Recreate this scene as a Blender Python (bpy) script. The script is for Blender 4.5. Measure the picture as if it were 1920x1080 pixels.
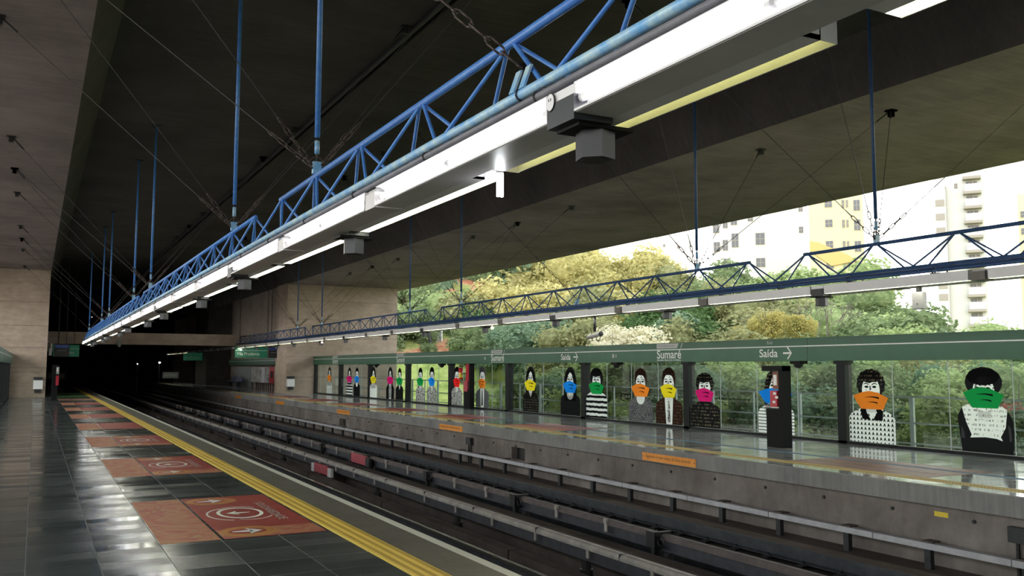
import bpy, math, random
from mathutils import Vector, Matrix, noise as mnoise
random.seed(7)
scn = bpy.context.scene
for o in list(bpy.data.objects): bpy.data.objects.remove(o, do_unlink=True)
C = scn.collection
PI = math.pi

# ------------------------------------------------------------------ camera
CAM_H = 1.65
cd = bpy.data.cameras.new('camera'); cam = bpy.data.objects.new('camera', cd); C.objects.link(cam)
cd.sensor_width = 36.0; cd.lens = 36.0*1683.26/1920.0; cd.clip_start = 0.05; cd.clip_end = 1500
yaw, pitch, roll = 0.486515, 0.0888777, 0.00233827
f = Vector((math.sin(yaw)*math.cos(pitch), math.cos(yaw)*math.cos(pitch), math.sin(pitch)))
r = Vector((math.cos(yaw), -math.sin(yaw), 0)); u = r.cross(f)
r2 = r*math.cos(roll)+u*math.sin(roll); u2 = -r*math.sin(roll)+u*math.cos(roll)
M = Matrix((r2, u2, -f)).transposed().to_4x4(); M.translation = Vector((0, 0, CAM_H))
cam.matrix_world = M
scn.camera = cam

# ------------------------------------------------------------------ world, sun, exposure
SUN_AZ = math.radians(35.7); SUN_EL = math.radians(8.2)
w = bpy.data.worlds.new('sky'); scn.world = w; w.use_nodes = True
nt = w.node_tree; nt.nodes.clear()
sky = nt.nodes.new('ShaderNodeTexSky'); sky.sky_type = 'NISHITA'; sky.sun_disc = False
sky.sun_elevation = math.radians(16); sky.sun_rotation = SUN_AZ; sky.air_density = 1.6; sky.dust_density = 1.6; sky.ozone_density = 1.0
bg = nt.nodes.new('ShaderNodeBackground'); bg.inputs[1].default_value = 1.14
hs = nt.nodes.new('ShaderNodeHueSaturation'); hs.inputs['Saturation'].default_value = 0.28
wo = nt.nodes.new('ShaderNodeOutputWorld')
nt.links.new(sky.outputs[0], hs.inputs['Color']); lim = nt.nodes.new('ShaderNodeVectorMath'); lim.operation = 'MINIMUM'; lim.inputs[1].default_value = (4.2, 4.1, 3.9)
nt.links.new(hs.outputs[0], lim.inputs[0]); nt.links.new(lim.outputs[0], bg.inputs[0]); nt.links.new(bg.outputs[0], wo.inputs[0])
sl = bpy.data.lights.new('sun', 'SUN'); sun = bpy.data.objects.new('sun', sl); C.objects.link(sun)
sl.energy = 5.0; sl.color = (1.0, 0.86, 0.60); sl.angle = math.radians(1.2)
sd = Vector((math.sin(SUN_AZ)*math.cos(SUN_EL), math.cos(SUN_AZ)*math.cos(SUN_EL), math.sin(SUN_EL)))
sun.rotation_euler = sd.to_track_quat('Z', 'Y').to_euler(); sun.location = (60, 90, 60)
scn.view_settings.view_transform = 'Standard'; scn.view_settings.look = 'None'
scn.view_settings.gamma = 1.0; scn.view_settings.exposure = 0.0; scn.view_settings.use_curve_mapping = False
TUBE_E = 24.0

# ------------------------------------------------------------------ materials
MAT = {}
def newmat(name):
    m = bpy.data.materials.new(name); m.use_nodes = True; MAT[name] = m
    b = m.node_tree.nodes['Principled BSDF']; return m, m.node_tree, b
def plain(name, col, rough=0.5, metal=0.0, emit=None, es=0, spec=0.5, trans=0):
    m, t, b = newmat(name)
    b.inputs['Base Color'].default_value = (*col, 1); b.inputs['Roughness'].default_value = rough
    b.inputs['Metallic'].default_value = metal; b.inputs['Specular IOR Level'].default_value = spec
    if emit: b.inputs['Emission Color'].default_value = (*emit, 1); b.inputs['Emission Strength'].default_value = es
    return m
def coords(t, scale=(1, 1, 1), kind='Object', rot=(0, 0, 0)):
    tc = t.nodes.new('ShaderNodeTexCoord'); mp = t.nodes.new('ShaderNodeMapping')
    mp.inputs['Scale'].default_value = scale; mp.inputs['Rotation'].default_value = rot
    t.links.new(tc.outputs[kind], mp.inputs[0]); return mp.outputs[0]
def geo(t, scale=(1, 1, 1)):
    g = t.nodes.new('ShaderNodeNewGeometry'); mp = t.nodes.new('ShaderNodeMapping'); mp.inputs['Scale'].default_value = scale
    t.links.new(g.outputs['Position'], mp.inputs[0]); return mp.outputs[0]
def noi(t, vec, scale, detail=4, rough=0.6):
    n = t.nodes.new('ShaderNodeTexNoise'); n.inputs['Scale'].default_value = scale
    n.inputs['Detail'].default_value = detail; n.inputs['Roughness'].default_value = rough
    t.links.new(vec, n.inputs['Vector']); return n.outputs[0]
def ramp(t, fac, stops):
    n = t.nodes.new('ShaderNodeValToRGB'); cr = n.color_ramp
    while len(cr.elements) < len(stops): cr.elements.new(0.5)
    for e, (p, c) in zip(cr.elements, stops): e.position = p; e.color = (*c, 1)
    t.links.new(fac, n.inputs[0]); return n.outputs[0]
def mixc(t, fac, a, b, mode='MIX'):
    n = t.nodes.new('ShaderNodeMix'); n.data_type = 'RGBA'; n.blend_type = mode
    for k, v in ((0, fac), (6, a), (7, b)):
        if isinstance(v, (int, float)): n.inputs[k].default_value = v
        elif isinstance(v, tuple): n.inputs[k].default_value = (*v, 1)
        else: t.links.new(v, n.inputs[k])
    return n.outputs[2]
def mathn(t, op, a, b=0.0, c=0.0):
    n = t.nodes.new('ShaderNodeMath'); n.operation = op
    for i, v in enumerate((a, b, c)):
        if isinstance(v, (int, float)): n.inputs[i].default_value = v
        else: t.links.new(v, n.inputs[i])
    return n.outputs[0]
def bump(t, b, h, s=0.3, d=0.02):
    n = t.nodes.new('ShaderNodeBump'); n.inputs['Strength'].default_value = s; n.inputs['Distance'].default_value = d
    t.links.new(h, n.inputs['Height']); t.links.new(n.outputs[0], b.inputs['Normal'])
def concrete(name, c1, c2, c3, board=(1, 1, 1), rough=0.85, sc=1.0, bs=0.25):
    m, t, b = newmat(name)
    v = geo(t)
    a = noi(t, v, 0.35*sc, 6, 0.65)
    col = ramp(t, a, [(0.3, c1), (0.5, c2), (0.72, c3)])
    vb = geo(t, board); g = noi(t, vb, 3.0*sc, 5, 0.7)
    col = mixc(t, 0.55, col, ramp(t, g, [(0.32, (0.38, 0.37, 0.35)), (0.68, (0.66, 0.64, 0.60))]), 'OVERLAY')
    t.links.new(col, b.inputs['Base Color']); b.inputs['Roughness'].default_value = rough
    b.inputs['Specular IOR Level'].default_value = 0.25
    bump(t, b, g, bs, 0.01)
    return m
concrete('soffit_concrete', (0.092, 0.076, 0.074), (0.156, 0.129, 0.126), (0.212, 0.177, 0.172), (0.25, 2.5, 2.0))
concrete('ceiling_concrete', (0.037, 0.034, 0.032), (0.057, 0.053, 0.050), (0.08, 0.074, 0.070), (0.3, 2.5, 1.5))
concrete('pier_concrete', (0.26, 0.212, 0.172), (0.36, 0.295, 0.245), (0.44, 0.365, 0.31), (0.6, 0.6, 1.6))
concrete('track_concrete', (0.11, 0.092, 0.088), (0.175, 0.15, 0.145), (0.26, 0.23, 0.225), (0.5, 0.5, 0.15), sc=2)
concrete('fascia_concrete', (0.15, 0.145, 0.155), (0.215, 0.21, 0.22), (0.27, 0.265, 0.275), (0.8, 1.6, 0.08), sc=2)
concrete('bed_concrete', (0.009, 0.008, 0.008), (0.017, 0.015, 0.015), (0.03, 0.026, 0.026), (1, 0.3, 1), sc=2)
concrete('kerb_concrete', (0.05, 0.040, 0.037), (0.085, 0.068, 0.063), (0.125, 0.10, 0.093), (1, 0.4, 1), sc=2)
concrete('strip_granite', (0.085, 0.08, 0.068), (0.105, 0.10, 0.085), (0.13, 0.12, 0.105), (1, 1, 1), rough=0.55, sc=4, bs=0.05)

def tilefloor(name, c1, c2, r0, r1, tilt=0.02, wav=0.2, coat=0.0):
    m, t, b = newmat(name)
    v = geo(t)
    n1 = noi(t, geo(t, (0.6, 3.5, 1)), 1.6, 5, 0.6)
    sep = t.nodes.new('ShaderNodeSeparateXYZ'); t.links.new(v, sep.inputs[0])
    def line(o, off, wd, pitch=0.55):
        a = mathn(t, 'FRACT', mathn(t, 'DIVIDE', mathn(t, 'ADD', o, off+55.0), pitch))
        return mathn(t, 'LESS_THAN', a, wd/pitch)
    lx = line(sep.outputs[0], 0.004, 0.008); ly = line(sep.outputs[1], -0.20, 0.006)
    ln = mathn(t, 'MAXIMUM', lx, ly)
    # one tone for each tile
    fl = t.nodes.new('ShaderNodeCombineXYZ')
    t.links.new(mathn(t, 'FLOOR', mathn(t, 'DIVIDE', mathn(t, 'ADD', sep.outputs[0], 55.0), 0.55)), fl.inputs[0])
    t.links.new(mathn(t, 'FLOOR', mathn(t, 'DIVIDE', mathn(t, 'ADD', sep.outputs[1], 54.8), 0.55)), fl.inputs[1])
    wn = t.nodes.new('ShaderNodeTexWhiteNoise'); t.links.new(fl.outputs[0], wn.inputs[0])
    col = ramp(t, n1, [(0.3, c1), (0.7, c2)])
    col = mixc(t, 0.5, col, ramp(t, wn.outputs[0], [(0, (0.38, 0.38, 0.38)), (1, (0.6, 0.6, 0.6))]), 'OVERLAY')
    col = mixc(t, ln, col, (0.11, 0.115, 0.11))
    t.links.new(col, b.inputs['Base Color'])
    # narrow strips of stone within each tile row: own tone, gloss and a trace of tilt
    fl2 = t.nodes.new('ShaderNodeCombineXYZ')
    t.links.new(mathn(t, 'FLOOR', mathn(t, 'DIVIDE', mathn(t, 'ADD', sep.outputs[0], 55.0), 0.55)), fl2.inputs[0])
    t.links.new(mathn(t, 'FLOOR', mathn(t, 'DIVIDE', mathn(t, 'ADD', sep.outputs[1], 54.8), 0.275)), fl2.inputs[1])
    w2 = t.nodes.new('ShaderNodeTexWhiteNoise'); t.links.new(fl2.outputs[0], w2.inputs[0])
    rr = mathn(t, 'ADD', mathn(t, 'MULTIPLY', mathn(t, 'MULTIPLY', noi(t, v, 1.1, 4), w2.outputs[0]), (r1-r0)*2), r0)
    t.links.new(mathn(t, 'ADD', rr, mathn(t, 'MULTIPLY', ln, 0.3)), b.inputs['Roughness'])
    b.inputs['Specular IOR Level'].default_value = 0.6
    b.inputs['Coat Weight'].default_value = coat; b.inputs['Coat Roughness'].default_value = 0.035
    vm = t.nodes.new('ShaderNodeVectorMath'); vm.operation = 'SUBTRACT'; vm.inputs[1].default_value = (0.5, 0.5, 0.5); t.links.new(w2.outputs[1], vm.inputs[0])
    vs = t.nodes.new('ShaderNodeVectorMath'); vs.operation = 'MULTIPLY'; vs.inputs[1].default_value = (tilt, tilt, 0); t.links.new(vm.outputs[0], vs.inputs[0])
    g_ = t.nodes.new('ShaderNodeNewGeometry'); va = t.nodes.new('ShaderNodeVectorMath'); va.operation = 'ADD'; t.links.new(vs.outputs[0], va.inputs[0])
    bp_ = t.nodes.new('ShaderNodeBump'); bp_.inputs['Strength'].default_value = wav; bp_.inputs['Distance'].default_value = 0.006
    t.links.new(noi(t, geo(t, (1, 1.5, 1)), 1.6, 2), bp_.inputs['Height']); t.links.new(bp_.outputs[0], va.inputs[1])
    vn = t.nodes.new('ShaderNodeVectorMath'); vn.operation = 'NORMALIZE'; t.links.new(va.outputs[0], vn.inputs[0]); t.links.new(vn.outputs[0], b.inputs['Normal'])
    return m
tilefloor('platform_tile', (0.050, 0.058, 0.060), (0.088, 0.098, 0.099), 0.09, 0.24, 0.020, 0.22)
tilefloor('platform_tile_pale', (0.29, 0.31, 0.31), (0.39, 0.41, 0.405), 0.06, 0.14, 0.002, 0.012)
MAT['platform_tile_pale'].node_tree.nodes['Principled BSDF'].inputs['Specular IOR Level'].default_value = 0.9

def painted(name, c1, c2, rough=0.35, sc=12, metal=0.0):
    m, t, b = newmat(name)
    n = noi(t, geo(t), sc, 6, 0.7)
    t.links.new(ramp(t, n, [(0.38, c1), (0.66, c2)]), b.inputs['Base Color'])
    b.inputs['Roughness'].default_value = rough; b.inputs['Metallic'].default_value = metal
    return m
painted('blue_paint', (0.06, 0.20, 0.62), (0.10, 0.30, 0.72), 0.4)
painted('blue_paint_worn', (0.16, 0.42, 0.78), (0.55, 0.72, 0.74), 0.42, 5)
painted('blue_paint_shaded', (0.03, 0.075, 0.20), (0.05, 0.12, 0.28), 0.45)  # same blue as the left truss, with the right truss's shade put into the colour
painted('junction_brown', (0.14, 0.125, 0.115), (0.19, 0.17, 0.155), 0.5, 6)
painted('dark_steel', (0.018, 0.018, 0.022), (0.035, 0.034, 0.04), 0.5)
painted('rusty_chain', (0.06, 0.045, 0.04), (0.13, 0.10, 0.09), 0.6, 30, 0.4)
painted('rail_web', (0.030, 0.034, 0.042), (0.065, 0.068, 0.078), 0.55, 4)
painted('rail_head', (0.11, 0.085, 0.07), (0.17, 0.14, 0.12), 0.4, 8, 0.5)
painted('rail_head_shiny', (0.45, 0.45, 0.44), (0.6, 0.6, 0.58), 0.2, 8, 0.9)
painted('third_cover', (0.25, 0.22, 0.205), (0.38, 0.34, 0.315), 0.6, 5)
painted('third_cover_brown', (0.085, 0.065, 0.066), (0.14, 0.108, 0.105), 0.7, 4)
painted('third_web', (0.028, 0.027, 0.036), (0.05, 0.048, 0.062), 0.6, 6)
painted('guide_grey', (0.38, 0.365, 0.40), (0.50, 0.485, 0.52), 0.5, 6)
painted('red_board', (0.35, 0.05, 0.07), (0.45, 0.08, 0.10), 0.6)
painted('green_band', (0.018, 0.088, 0.044), (0.022, 0.104, 0.052), 0.45, 1.5)
painted('pale_grey_metal', (0.38, 0.38, 0.38), (0.45, 0.45, 0.45), 0.45, 2)
painted('fixture_white', (0.80, 0.79, 0.82), (0.86, 0.85, 0.88), 0.35, 2)
painted('fixture_grey', (0.62, 0.60, 0.61), (0.70, 0.68, 0.69), 0.4, 2)
painted('reflector_cream', (0.72, 0.72, 0.50), (0.78, 0.78, 0.56), 0.35, 3)
painted('speaker_grey', (0.018, 0.021, 0.028), (0.026, 0.029, 0.037), 0.45, 8)
painted('conduit_grey', (0.16, 0.16, 0.19), (0.22, 0.22, 0.25), 0.45, 6)
painted('rail_fence', (0.30, 0.35, 0.36), (0.38, 0.43, 0.43), 0.4, 3)
painted('orange_plate', (0.75, 0.26, 0.03), (0.82, 0.31, 0.05), 0.5, 6)
plain('kiosk_black', (0.006, 0.006, 0.007), 0.6, spec=0.15)
plain('mullion_black', (0.008, 0.010, 0.011), 0.6, spec=0.25)
plain('red_enamel', (0.40, 0.015, 0.035), 0.35)
plain('red_bright', (0.55, 0.03, 0.04), 0.35)
plain('yellow_label', (0.75, 0.55, 0.05), 0.5)
plain('cabinet_wood', (0.22, 0.075, 0.035), 0.5)
plain('paper_white', (0.75, 0.75, 0.75), 0.6)
plain('letter_white', (0.72, 0.75, 0.70), 0.5)
plain('letter_grey', (0.40, 0.42, 0.40), 0.5)
plain('letter_dark', (0.10, 0.10, 0.10), 0.5)
plain('letter_brown', (0.12, 0.05, 0.02), 0.5)
plain('edge_white', (0.52, 0.51, 0.45), 0.6)
plain('black', (0.01, 0.01, 0.011), 0.5)
plain('navy', (0.01, 0.02, 0.10), 0.4)
plain('tube_lit', (0.9, 0.9, 0.9), 0.4, emit=(1.0, 1.0, 0.97), es=TUBE_E)
plain('tube_off_glow', (0.8, 0.8, 0.75), 0.3, emit=(1.0, 0.95, 0.6), es=2.2)  # switched-off tube given a weak added glow to brighten its recess
plain('compact_lit', (0.9, 0.9, 0.9), 0.4, emit=(0.95, 0.97, 1.0), es=30)
plain('lamp_warm', (0.9, 0.9, 0.9), 0.4, emit=(1.0, 0.7, 0.5), es=12)
plain('lamp_white', (0.9, 0.9, 0.9), 0.4, emit=(1.0, 1.0, 0.95), es=25)
plain('screen_blue', (0.01, 0.02, 0.06), 0.3, emit=(0.02, 0.05, 0.25), es=0.15)
plain('stone_grey', (0.25, 0.27, 0.26), 0.6)
plain('pole_concrete', (0.45, 0.45, 0.43), 0.8)
painted('bark', (0.10, 0.085, 0.07), (0.20, 0.17, 0.14), 0.9, 4)
plain('sign_lit', (0.02, 0.16, 0.09), 0.4, emit=(0.02, 0.20, 0.10), es=0.12)

def tactile(name, c1, c2):
    m, t, b = newmat(name)
    sep = t.nodes.new('ShaderNodeSeparateXYZ'); t.links.new(geo(t), sep.inputs[0])
    sx = mathn(t, 'PINGPONG', mathn(t, 'MULTIPLY', sep.outputs[0], 1/0.045), 1.0)
    sy = mathn(t, 'PINGPONG', mathn(t, 'MULTIPLY', sep.outputs[1], 1/0.0275), 1.0)
    dot = mathn(t, 'GREATER_THAN', mathn(t, 'MULTIPLY', sx, sy), 0.42)
    ridge = mathn(t, 'GREATER_THAN', sx, 0.45)
    base = ramp(t, noi(t, geo(t, (1, 0.4, 1)), 3, 4), [(0.35, c1), (0.65, c2)])
    col = mixc(t, mathn(t, 'MULTIPLY', ridge, 0.45), base, tuple(min(1, c*1.7) for c in c2))
    col = mixc(t, mathn(t, 'MULTIPLY', dot, 0.7), col, tuple(min(1, c*2.0+0.12) for c in c2))
    t.links.new(col, b.inputs['Base Color']); b.inputs['Roughness'].default_value = 0.7; b.inputs['Specular IOR Level'].default_value = 0.25
    bump(t, b, dot, 0.2, 0.003); return m
tactile('tactile_yellow', (0.42, 0.26, 0.03), (0.52, 0.34, 0.05))
tactile('tactile_worn', (0.30, 0.21, 0.05), (0.36, 0.26, 0.08))
tactile('tactile_blue', (0.04, 0.09, 0.15), (0.06, 0.12, 0.19))

def swirl(name, stops, sc=3.0, dist=2.0, stretch=(1, 1, 1), rough=0.45):
    m, t, b = newmat(name)
    n = t.nodes.new('ShaderNodeTexNoise'); n.inputs['Scale'].default_value = sc; n.inputs['Detail'].default_value = 5
    n.inputs['Distortion'].default_value = dist
    t.links.new(geo(t, stretch), n.inputs['Vector'])
    t.links.new(ramp(t, n.outputs[0], stops), b.inputs['Base Color']); b.inputs['Roughness'].default_value = rough; b.inputs['Specular IOR Level'].default_value = 0.06
    return m
swirl('mural_orange', [(0.35, (0.38, 0.125, 0.085)), (0.46, (0.40, 0.215, 0.115)), (0.52, (0.41, 0.155, 0.095)), (0.60, (0.35, 0.095, 0.075)), (0.68, (0.39, 0.235, 0.125))], 1.5, 3.2, (1, 0.7, 1))
swirl('mural_red', [(0.3, (0.27, 0.050, 0.042)), (0.7, (0.33, 0.068, 0.056))], 2, 0.5)
swirl('mural_ochre', [(0.35, (0.48, 0.24, 0.07)), (0.65, (0.42, 0.17, 0.06))], 4, 1.5)
swirl('mural_green', [(0.3, (0.05, 0.14, 0.05)), (0.7, (0.10, 0.20, 0.07))], 2, 1.5)
swirl('mural_rust', [(0.3, (0.16, 0.07, 0.05)), (0.7, (0.24, 0.12, 0.08))], 2, 1.5)

# film on glass: prints let daylight through
def film(name, builder, tr=0.5):
    m = bpy.data.materials.new(name); m.use_nodes = True; MAT[name] = m; t = m.node_tree; t.nodes.clear()
    out = t.nodes.new('ShaderNodeOutputMaterial'); d = t.nodes.new('ShaderNodeBsdfDiffuse'); x = t.nodes.new('ShaderNodeBsdfTranslucent')
    mx = t.nodes.new('ShaderNodeMixShader'); mx.inputs[0].default_value = tr
    t.links.new(d.outputs[0], mx.inputs[1]); t.links.new(x.outputs[0], mx.inputs[2]); t.links.new(mx.outputs[0], out.inputs[0])
    c = builder(t)
    for n in (d, x):
        if isinstance(c, tuple): n.inputs[0].default_value = (*c, 1)
        else: t.links.new(c, n.inputs[0])
    return m
W_, K_ = (0.72, 0.74, 0.72), (0.012, 0.012, 0.013)
film('film_white', lambda t: W_); film('film_black', lambda t: K_)
film('film_grey', lambda t: (0.10, 0.10, 0.11)); film('film_brown', lambda t: (0.045, 0.022, 0.018))
def sepf(t, s=(1, 1, 1)):
    sep = t.nodes.new('ShaderNodeSeparateXYZ'); t.links.new(geo(t, s), sep.inputs[0]); return sep.outputs
def st(t):
    z = sepf(t)[2]; a = mathn(t, 'FRACT', mathn(t, 'ADD', mathn(t, 'MULTIPLY', z, 6.2), mathn(t, 'MULTIPLY', noi(t, geo(t), 6, 2), 0.4)))
    return mixc(t, mathn(t, 'GREATER_THAN', a, 0.5), W_, K_)
film('film_stripes', st)
def st2(t):
    z = sepf(t)[2]; a = mathn(t, 'FRACT', mathn(t, 'MULTIPLY', z, 13)); return mixc(t, mathn(t, 'GREATER_THAN', a, 0.75), W_, K_)
film('film_thin_stripes', st2)
film('film_speckle', lambda t: ramp(t, noi(t, geo(t), 22, 3, 0.8), [(0.49, (0.03, 0.03, 0.03)), (0.52, (0.6, 0.6, 0.58))]))
film('film_speckle_dark', lambda t: ramp(t, noi(t, geo(t), 45, 3, 0.8), [(0.45, (0.03, 0.03, 0.035)), (0.65, (0.28, 0.28, 0.28))]))
def polo(t):
    s = sepf(t); a = mathn(t, 'PINGPONG', mathn(t, 'MULTIPLY', s[1], 20), 1.0)
    zz = mathn(t, 'ADD', mathn(t, 'MULTIPLY', s[2], 10.0), mathn(t, 'MULTIPLY', a, 0.35))
    k = mathn(t, 'FRACT', zz); q = mathn(t, 'MULTIPLY', mathn(t, 'GREATER_THAN', k, 0.45), mathn(t, 'GREATER_THAN', mathn(t, 'SUBTRACT', 1.2, a), k))
    return mixc(t, q, W_, K_)
film('film_polo', polo)
def dots(c0, c1):
    def fn(t):
        s = sepf(t); z = mathn(t, 'FRACT', mathn(t, 'MULTIPLY', s[2], 11)); n = noi(t, geo(t, (1, 1, 0.25)), 38, 1)
        return mixc(t, mathn(t, 'MULTIPLY', mathn(t, 'LESS_THAN', mathn(t, 'ABSOLUTE', mathn(t, 'SUBTRACT', z, 0.5)), 0.22), mathn(t, 'GREATER_THAN', n, 0.56)), c0, c1)
    return fn
film('film_dotted_white', dots(W_, (0.25, 0.25, 0.25))); film('film_dotted_black', dots(K_, (0.16, 0.13, 0.08)))
film('film_dotted_brown', dots((0.03, 0.016, 0.013), (0.11, 0.07, 0.035)))
film('film_face', lambda t: ramp(t, noi(t, geo(t, (1, 1.3, 1)), 9, 3, 0.6), [(0.34, (0.10, 0.10, 0.10)), (0.39, (0.76, 0.78, 0.77))]))
for n_, c_ in dict(orange=(0.72, 0.22, 0.025), magenta=(0.55, 0.015, 0.15), blue=(0.01, 0.20, 0.68), yellow=(0.72, 0.62, 0.02), green=(0.01, 0.27, 0.06), red=(0.65, 0.02, 0.02)).items():
    film('mask_'+n_, lambda t, c_=c_: tuple(min(0.9, q*1.25) for q in c_), 0.0)

def glassmat():
    m = bpy.data.materials.new('pane_glass'); m.use_nodes = True; MAT['pane_glass'] = m; t = m.node_tree; t.nodes.clear()
    out = t.nodes.new('ShaderNodeOutputMaterial'); a = t.nodes.new('ShaderNodeBsdfTransparent'); a.inputs[0].default_value = (0.90, 0.94, 0.92, 1)
    g = t.nodes.new('ShaderNodeBsdfGlossy'); g.inputs['Roughness'].default_value = 0.02
    lw = t.nodes.new('ShaderNodeLayerWeight'); lw.inputs[0].default_value = 0.5
    fac = mathn(t, 'ADD', mathn(t, 'MULTIPLY', mathn(t, 'POWER', lw.outputs['Facing'], 5.0), 0.35), 0.02)
    mx = t.nodes.new('ShaderNodeMixShader'); t.links.new(fac, mx.inputs[0]); t.links.new(a.outputs[0], mx.inputs[1]); t.links.new(g.outputs[0], mx.inputs[2])
    t.links.new(mx.outputs[0], out.inputs[0])
glassmat()

def leafmat(name, c1, c2, c3, tr=0.4, es=0):
    m = bpy.data.materials.new(name); m.use_nodes = True; MAT[name] = m; t = m.node_tree; t.nodes.clear()
    out = t.nodes.new('ShaderNodeOutputMaterial'); d = t.nodes.new('ShaderNodeBsdfDiffuse'); x = t.nodes.new('ShaderNodeBsdfTranslucent')
    mx = t.nodes.new('ShaderNodeMixShader'); mx.inputs[0].default_value = tr
    t.links.new(d.outputs[0], mx.inputs[1]); t.links.new(x.outputs[0], mx.inputs[2]); t.links.new(mx.outputs[0], out.inputs[0])
    n = noi(t, geo(t), 1.3, 6, 0.8)
    c = ramp(t, n, [(0.32, c1), (0.5, c2), (0.68, c3)])
    t.links.new(c, d.inputs[0]); t.links.new(c, x.inputs[0])
leafmat('leaf_green', (0.100, 0.149, 0.067), (0.209, 0.274, 0.133), (0.412, 0.477, 0.259))
leafmat('leaf_blue_green', (0.083, 0.137, 0.088), (0.175, 0.263, 0.164), (0.367, 0.454, 0.312))
leafmat('leaf_yellow_green', (0.265, 0.265, 0.101), (0.553, 0.509, 0.225), (0.820, 0.743, 0.383), 0.5)
leafmat('leaf_olive', (0.149, 0.171, 0.078), (0.309, 0.320, 0.156), (0.533, 0.511, 0.271))
leafmat('leaf_light', (0.181, 0.257, 0.094), (0.344, 0.431, 0.191), (0.546, 0.611, 0.327))
leafmat('blossom_white', (0.42, 0.40, 0.24), (0.78, 0.74, 0.55), (0.90, 0.88, 0.76))
leafmat('blossom_yellow', (0.26, 0.28, 0.09), (0.48, 0.43, 0.15), (0.70, 0.60, 0.26))
leafmat('blossom_pink', (0.30, 0.10, 0.10), (0.45, 0.14, 0.14), (0.25, 0.28, 0.10))
leafmat('leaf_dark', (0.045, 0.089, 0.034), (0.088, 0.153, 0.060), (0.169, 0.245, 0.104), 0.3)
def sepf_(t):
    sep = t.nodes.new('ShaderNodeSeparateXYZ'); t.links.new(geo(t), sep.inputs[0]); return sep.outputs
def terr():
    m, t, b = newmat('hill_soil')
    n = noi(t, geo(t), 0.13, 6, 0.75); n2 = noi(t, geo(t), 2.5, 5, 0.7)
    c = ramp(t, n, [(0.44, (0.30, 0.13, 0.07)), (0.52, (0.38, 0.22, 0.13)), (0.57, (0.24, 0.26, 0.09)), (0.68, (0.16, 0.20, 0.06))])
    c = mixc(t, 0.6, c, ramp(t, n2, [(0.3, (0.3, 0.3, 0.3)), (0.7, (0.75, 0.75, 0.75))]), 'OVERLAY')
    z_ = mathn(t, 'ADD', sepf_(t)[2], mathn(t, 'MULTIPLY', noi(t, geo(t), 0.3, 3), 3.0))
    gr = ramp(t, noi(t, geo(t), 0.6, 6, 0.8), [(0.35, (0.20, 0.27, 0.07)), (0.5, (0.36, 0.42, 0.13)), (0.65, (0.50, 0.52, 0.20))])
    c = mixc(t, mathn(t, 'LESS_THAN', z_, 3.6), c, gr)
    t.links.new(c, b.inputs['Base Color']); b.inputs['Roughness'].default_value = 1.0; b.inputs['Specular IOR Level'].default_value = 0.0
terr()
plain('asphalt', (0.30, 0.265, 0.22), 0.95, spec=0.1)
plain('wall_white_render', (0.62, 0.61, 0.59), 0.9, spec=0.1)
plain('wall_cream_render', (0.66, 0.58, 0.38), 0.9, spec=0.1)
plain('wall_ochre_render', (0.62, 0.42, 0.18), 0.9, spec=0.1)
plain('building_window', (0.10, 0.11, 0.13), 0.3)
plain('ledge_grey', (0.33, 0.29, 0.26), 0.8)
def board(name, base):
    m, t, b = newmat(name)
    t.links.new(ramp(t, noi(t, geo(t, (1, 2, 1)), 2.2, 2), [(0.40, base), (0.44, (0.55, 0.55, 0.5)), (0.56, (0.5, 0.52, 0.5)), (0.6, (0.08, 0.08, 0.09))]), b.inputs['Base Color'])
board('poster_art', (0.35, 0.25, 0.10)); board('poster_art_pale', (0.62, 0.62, 0.60))

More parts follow.
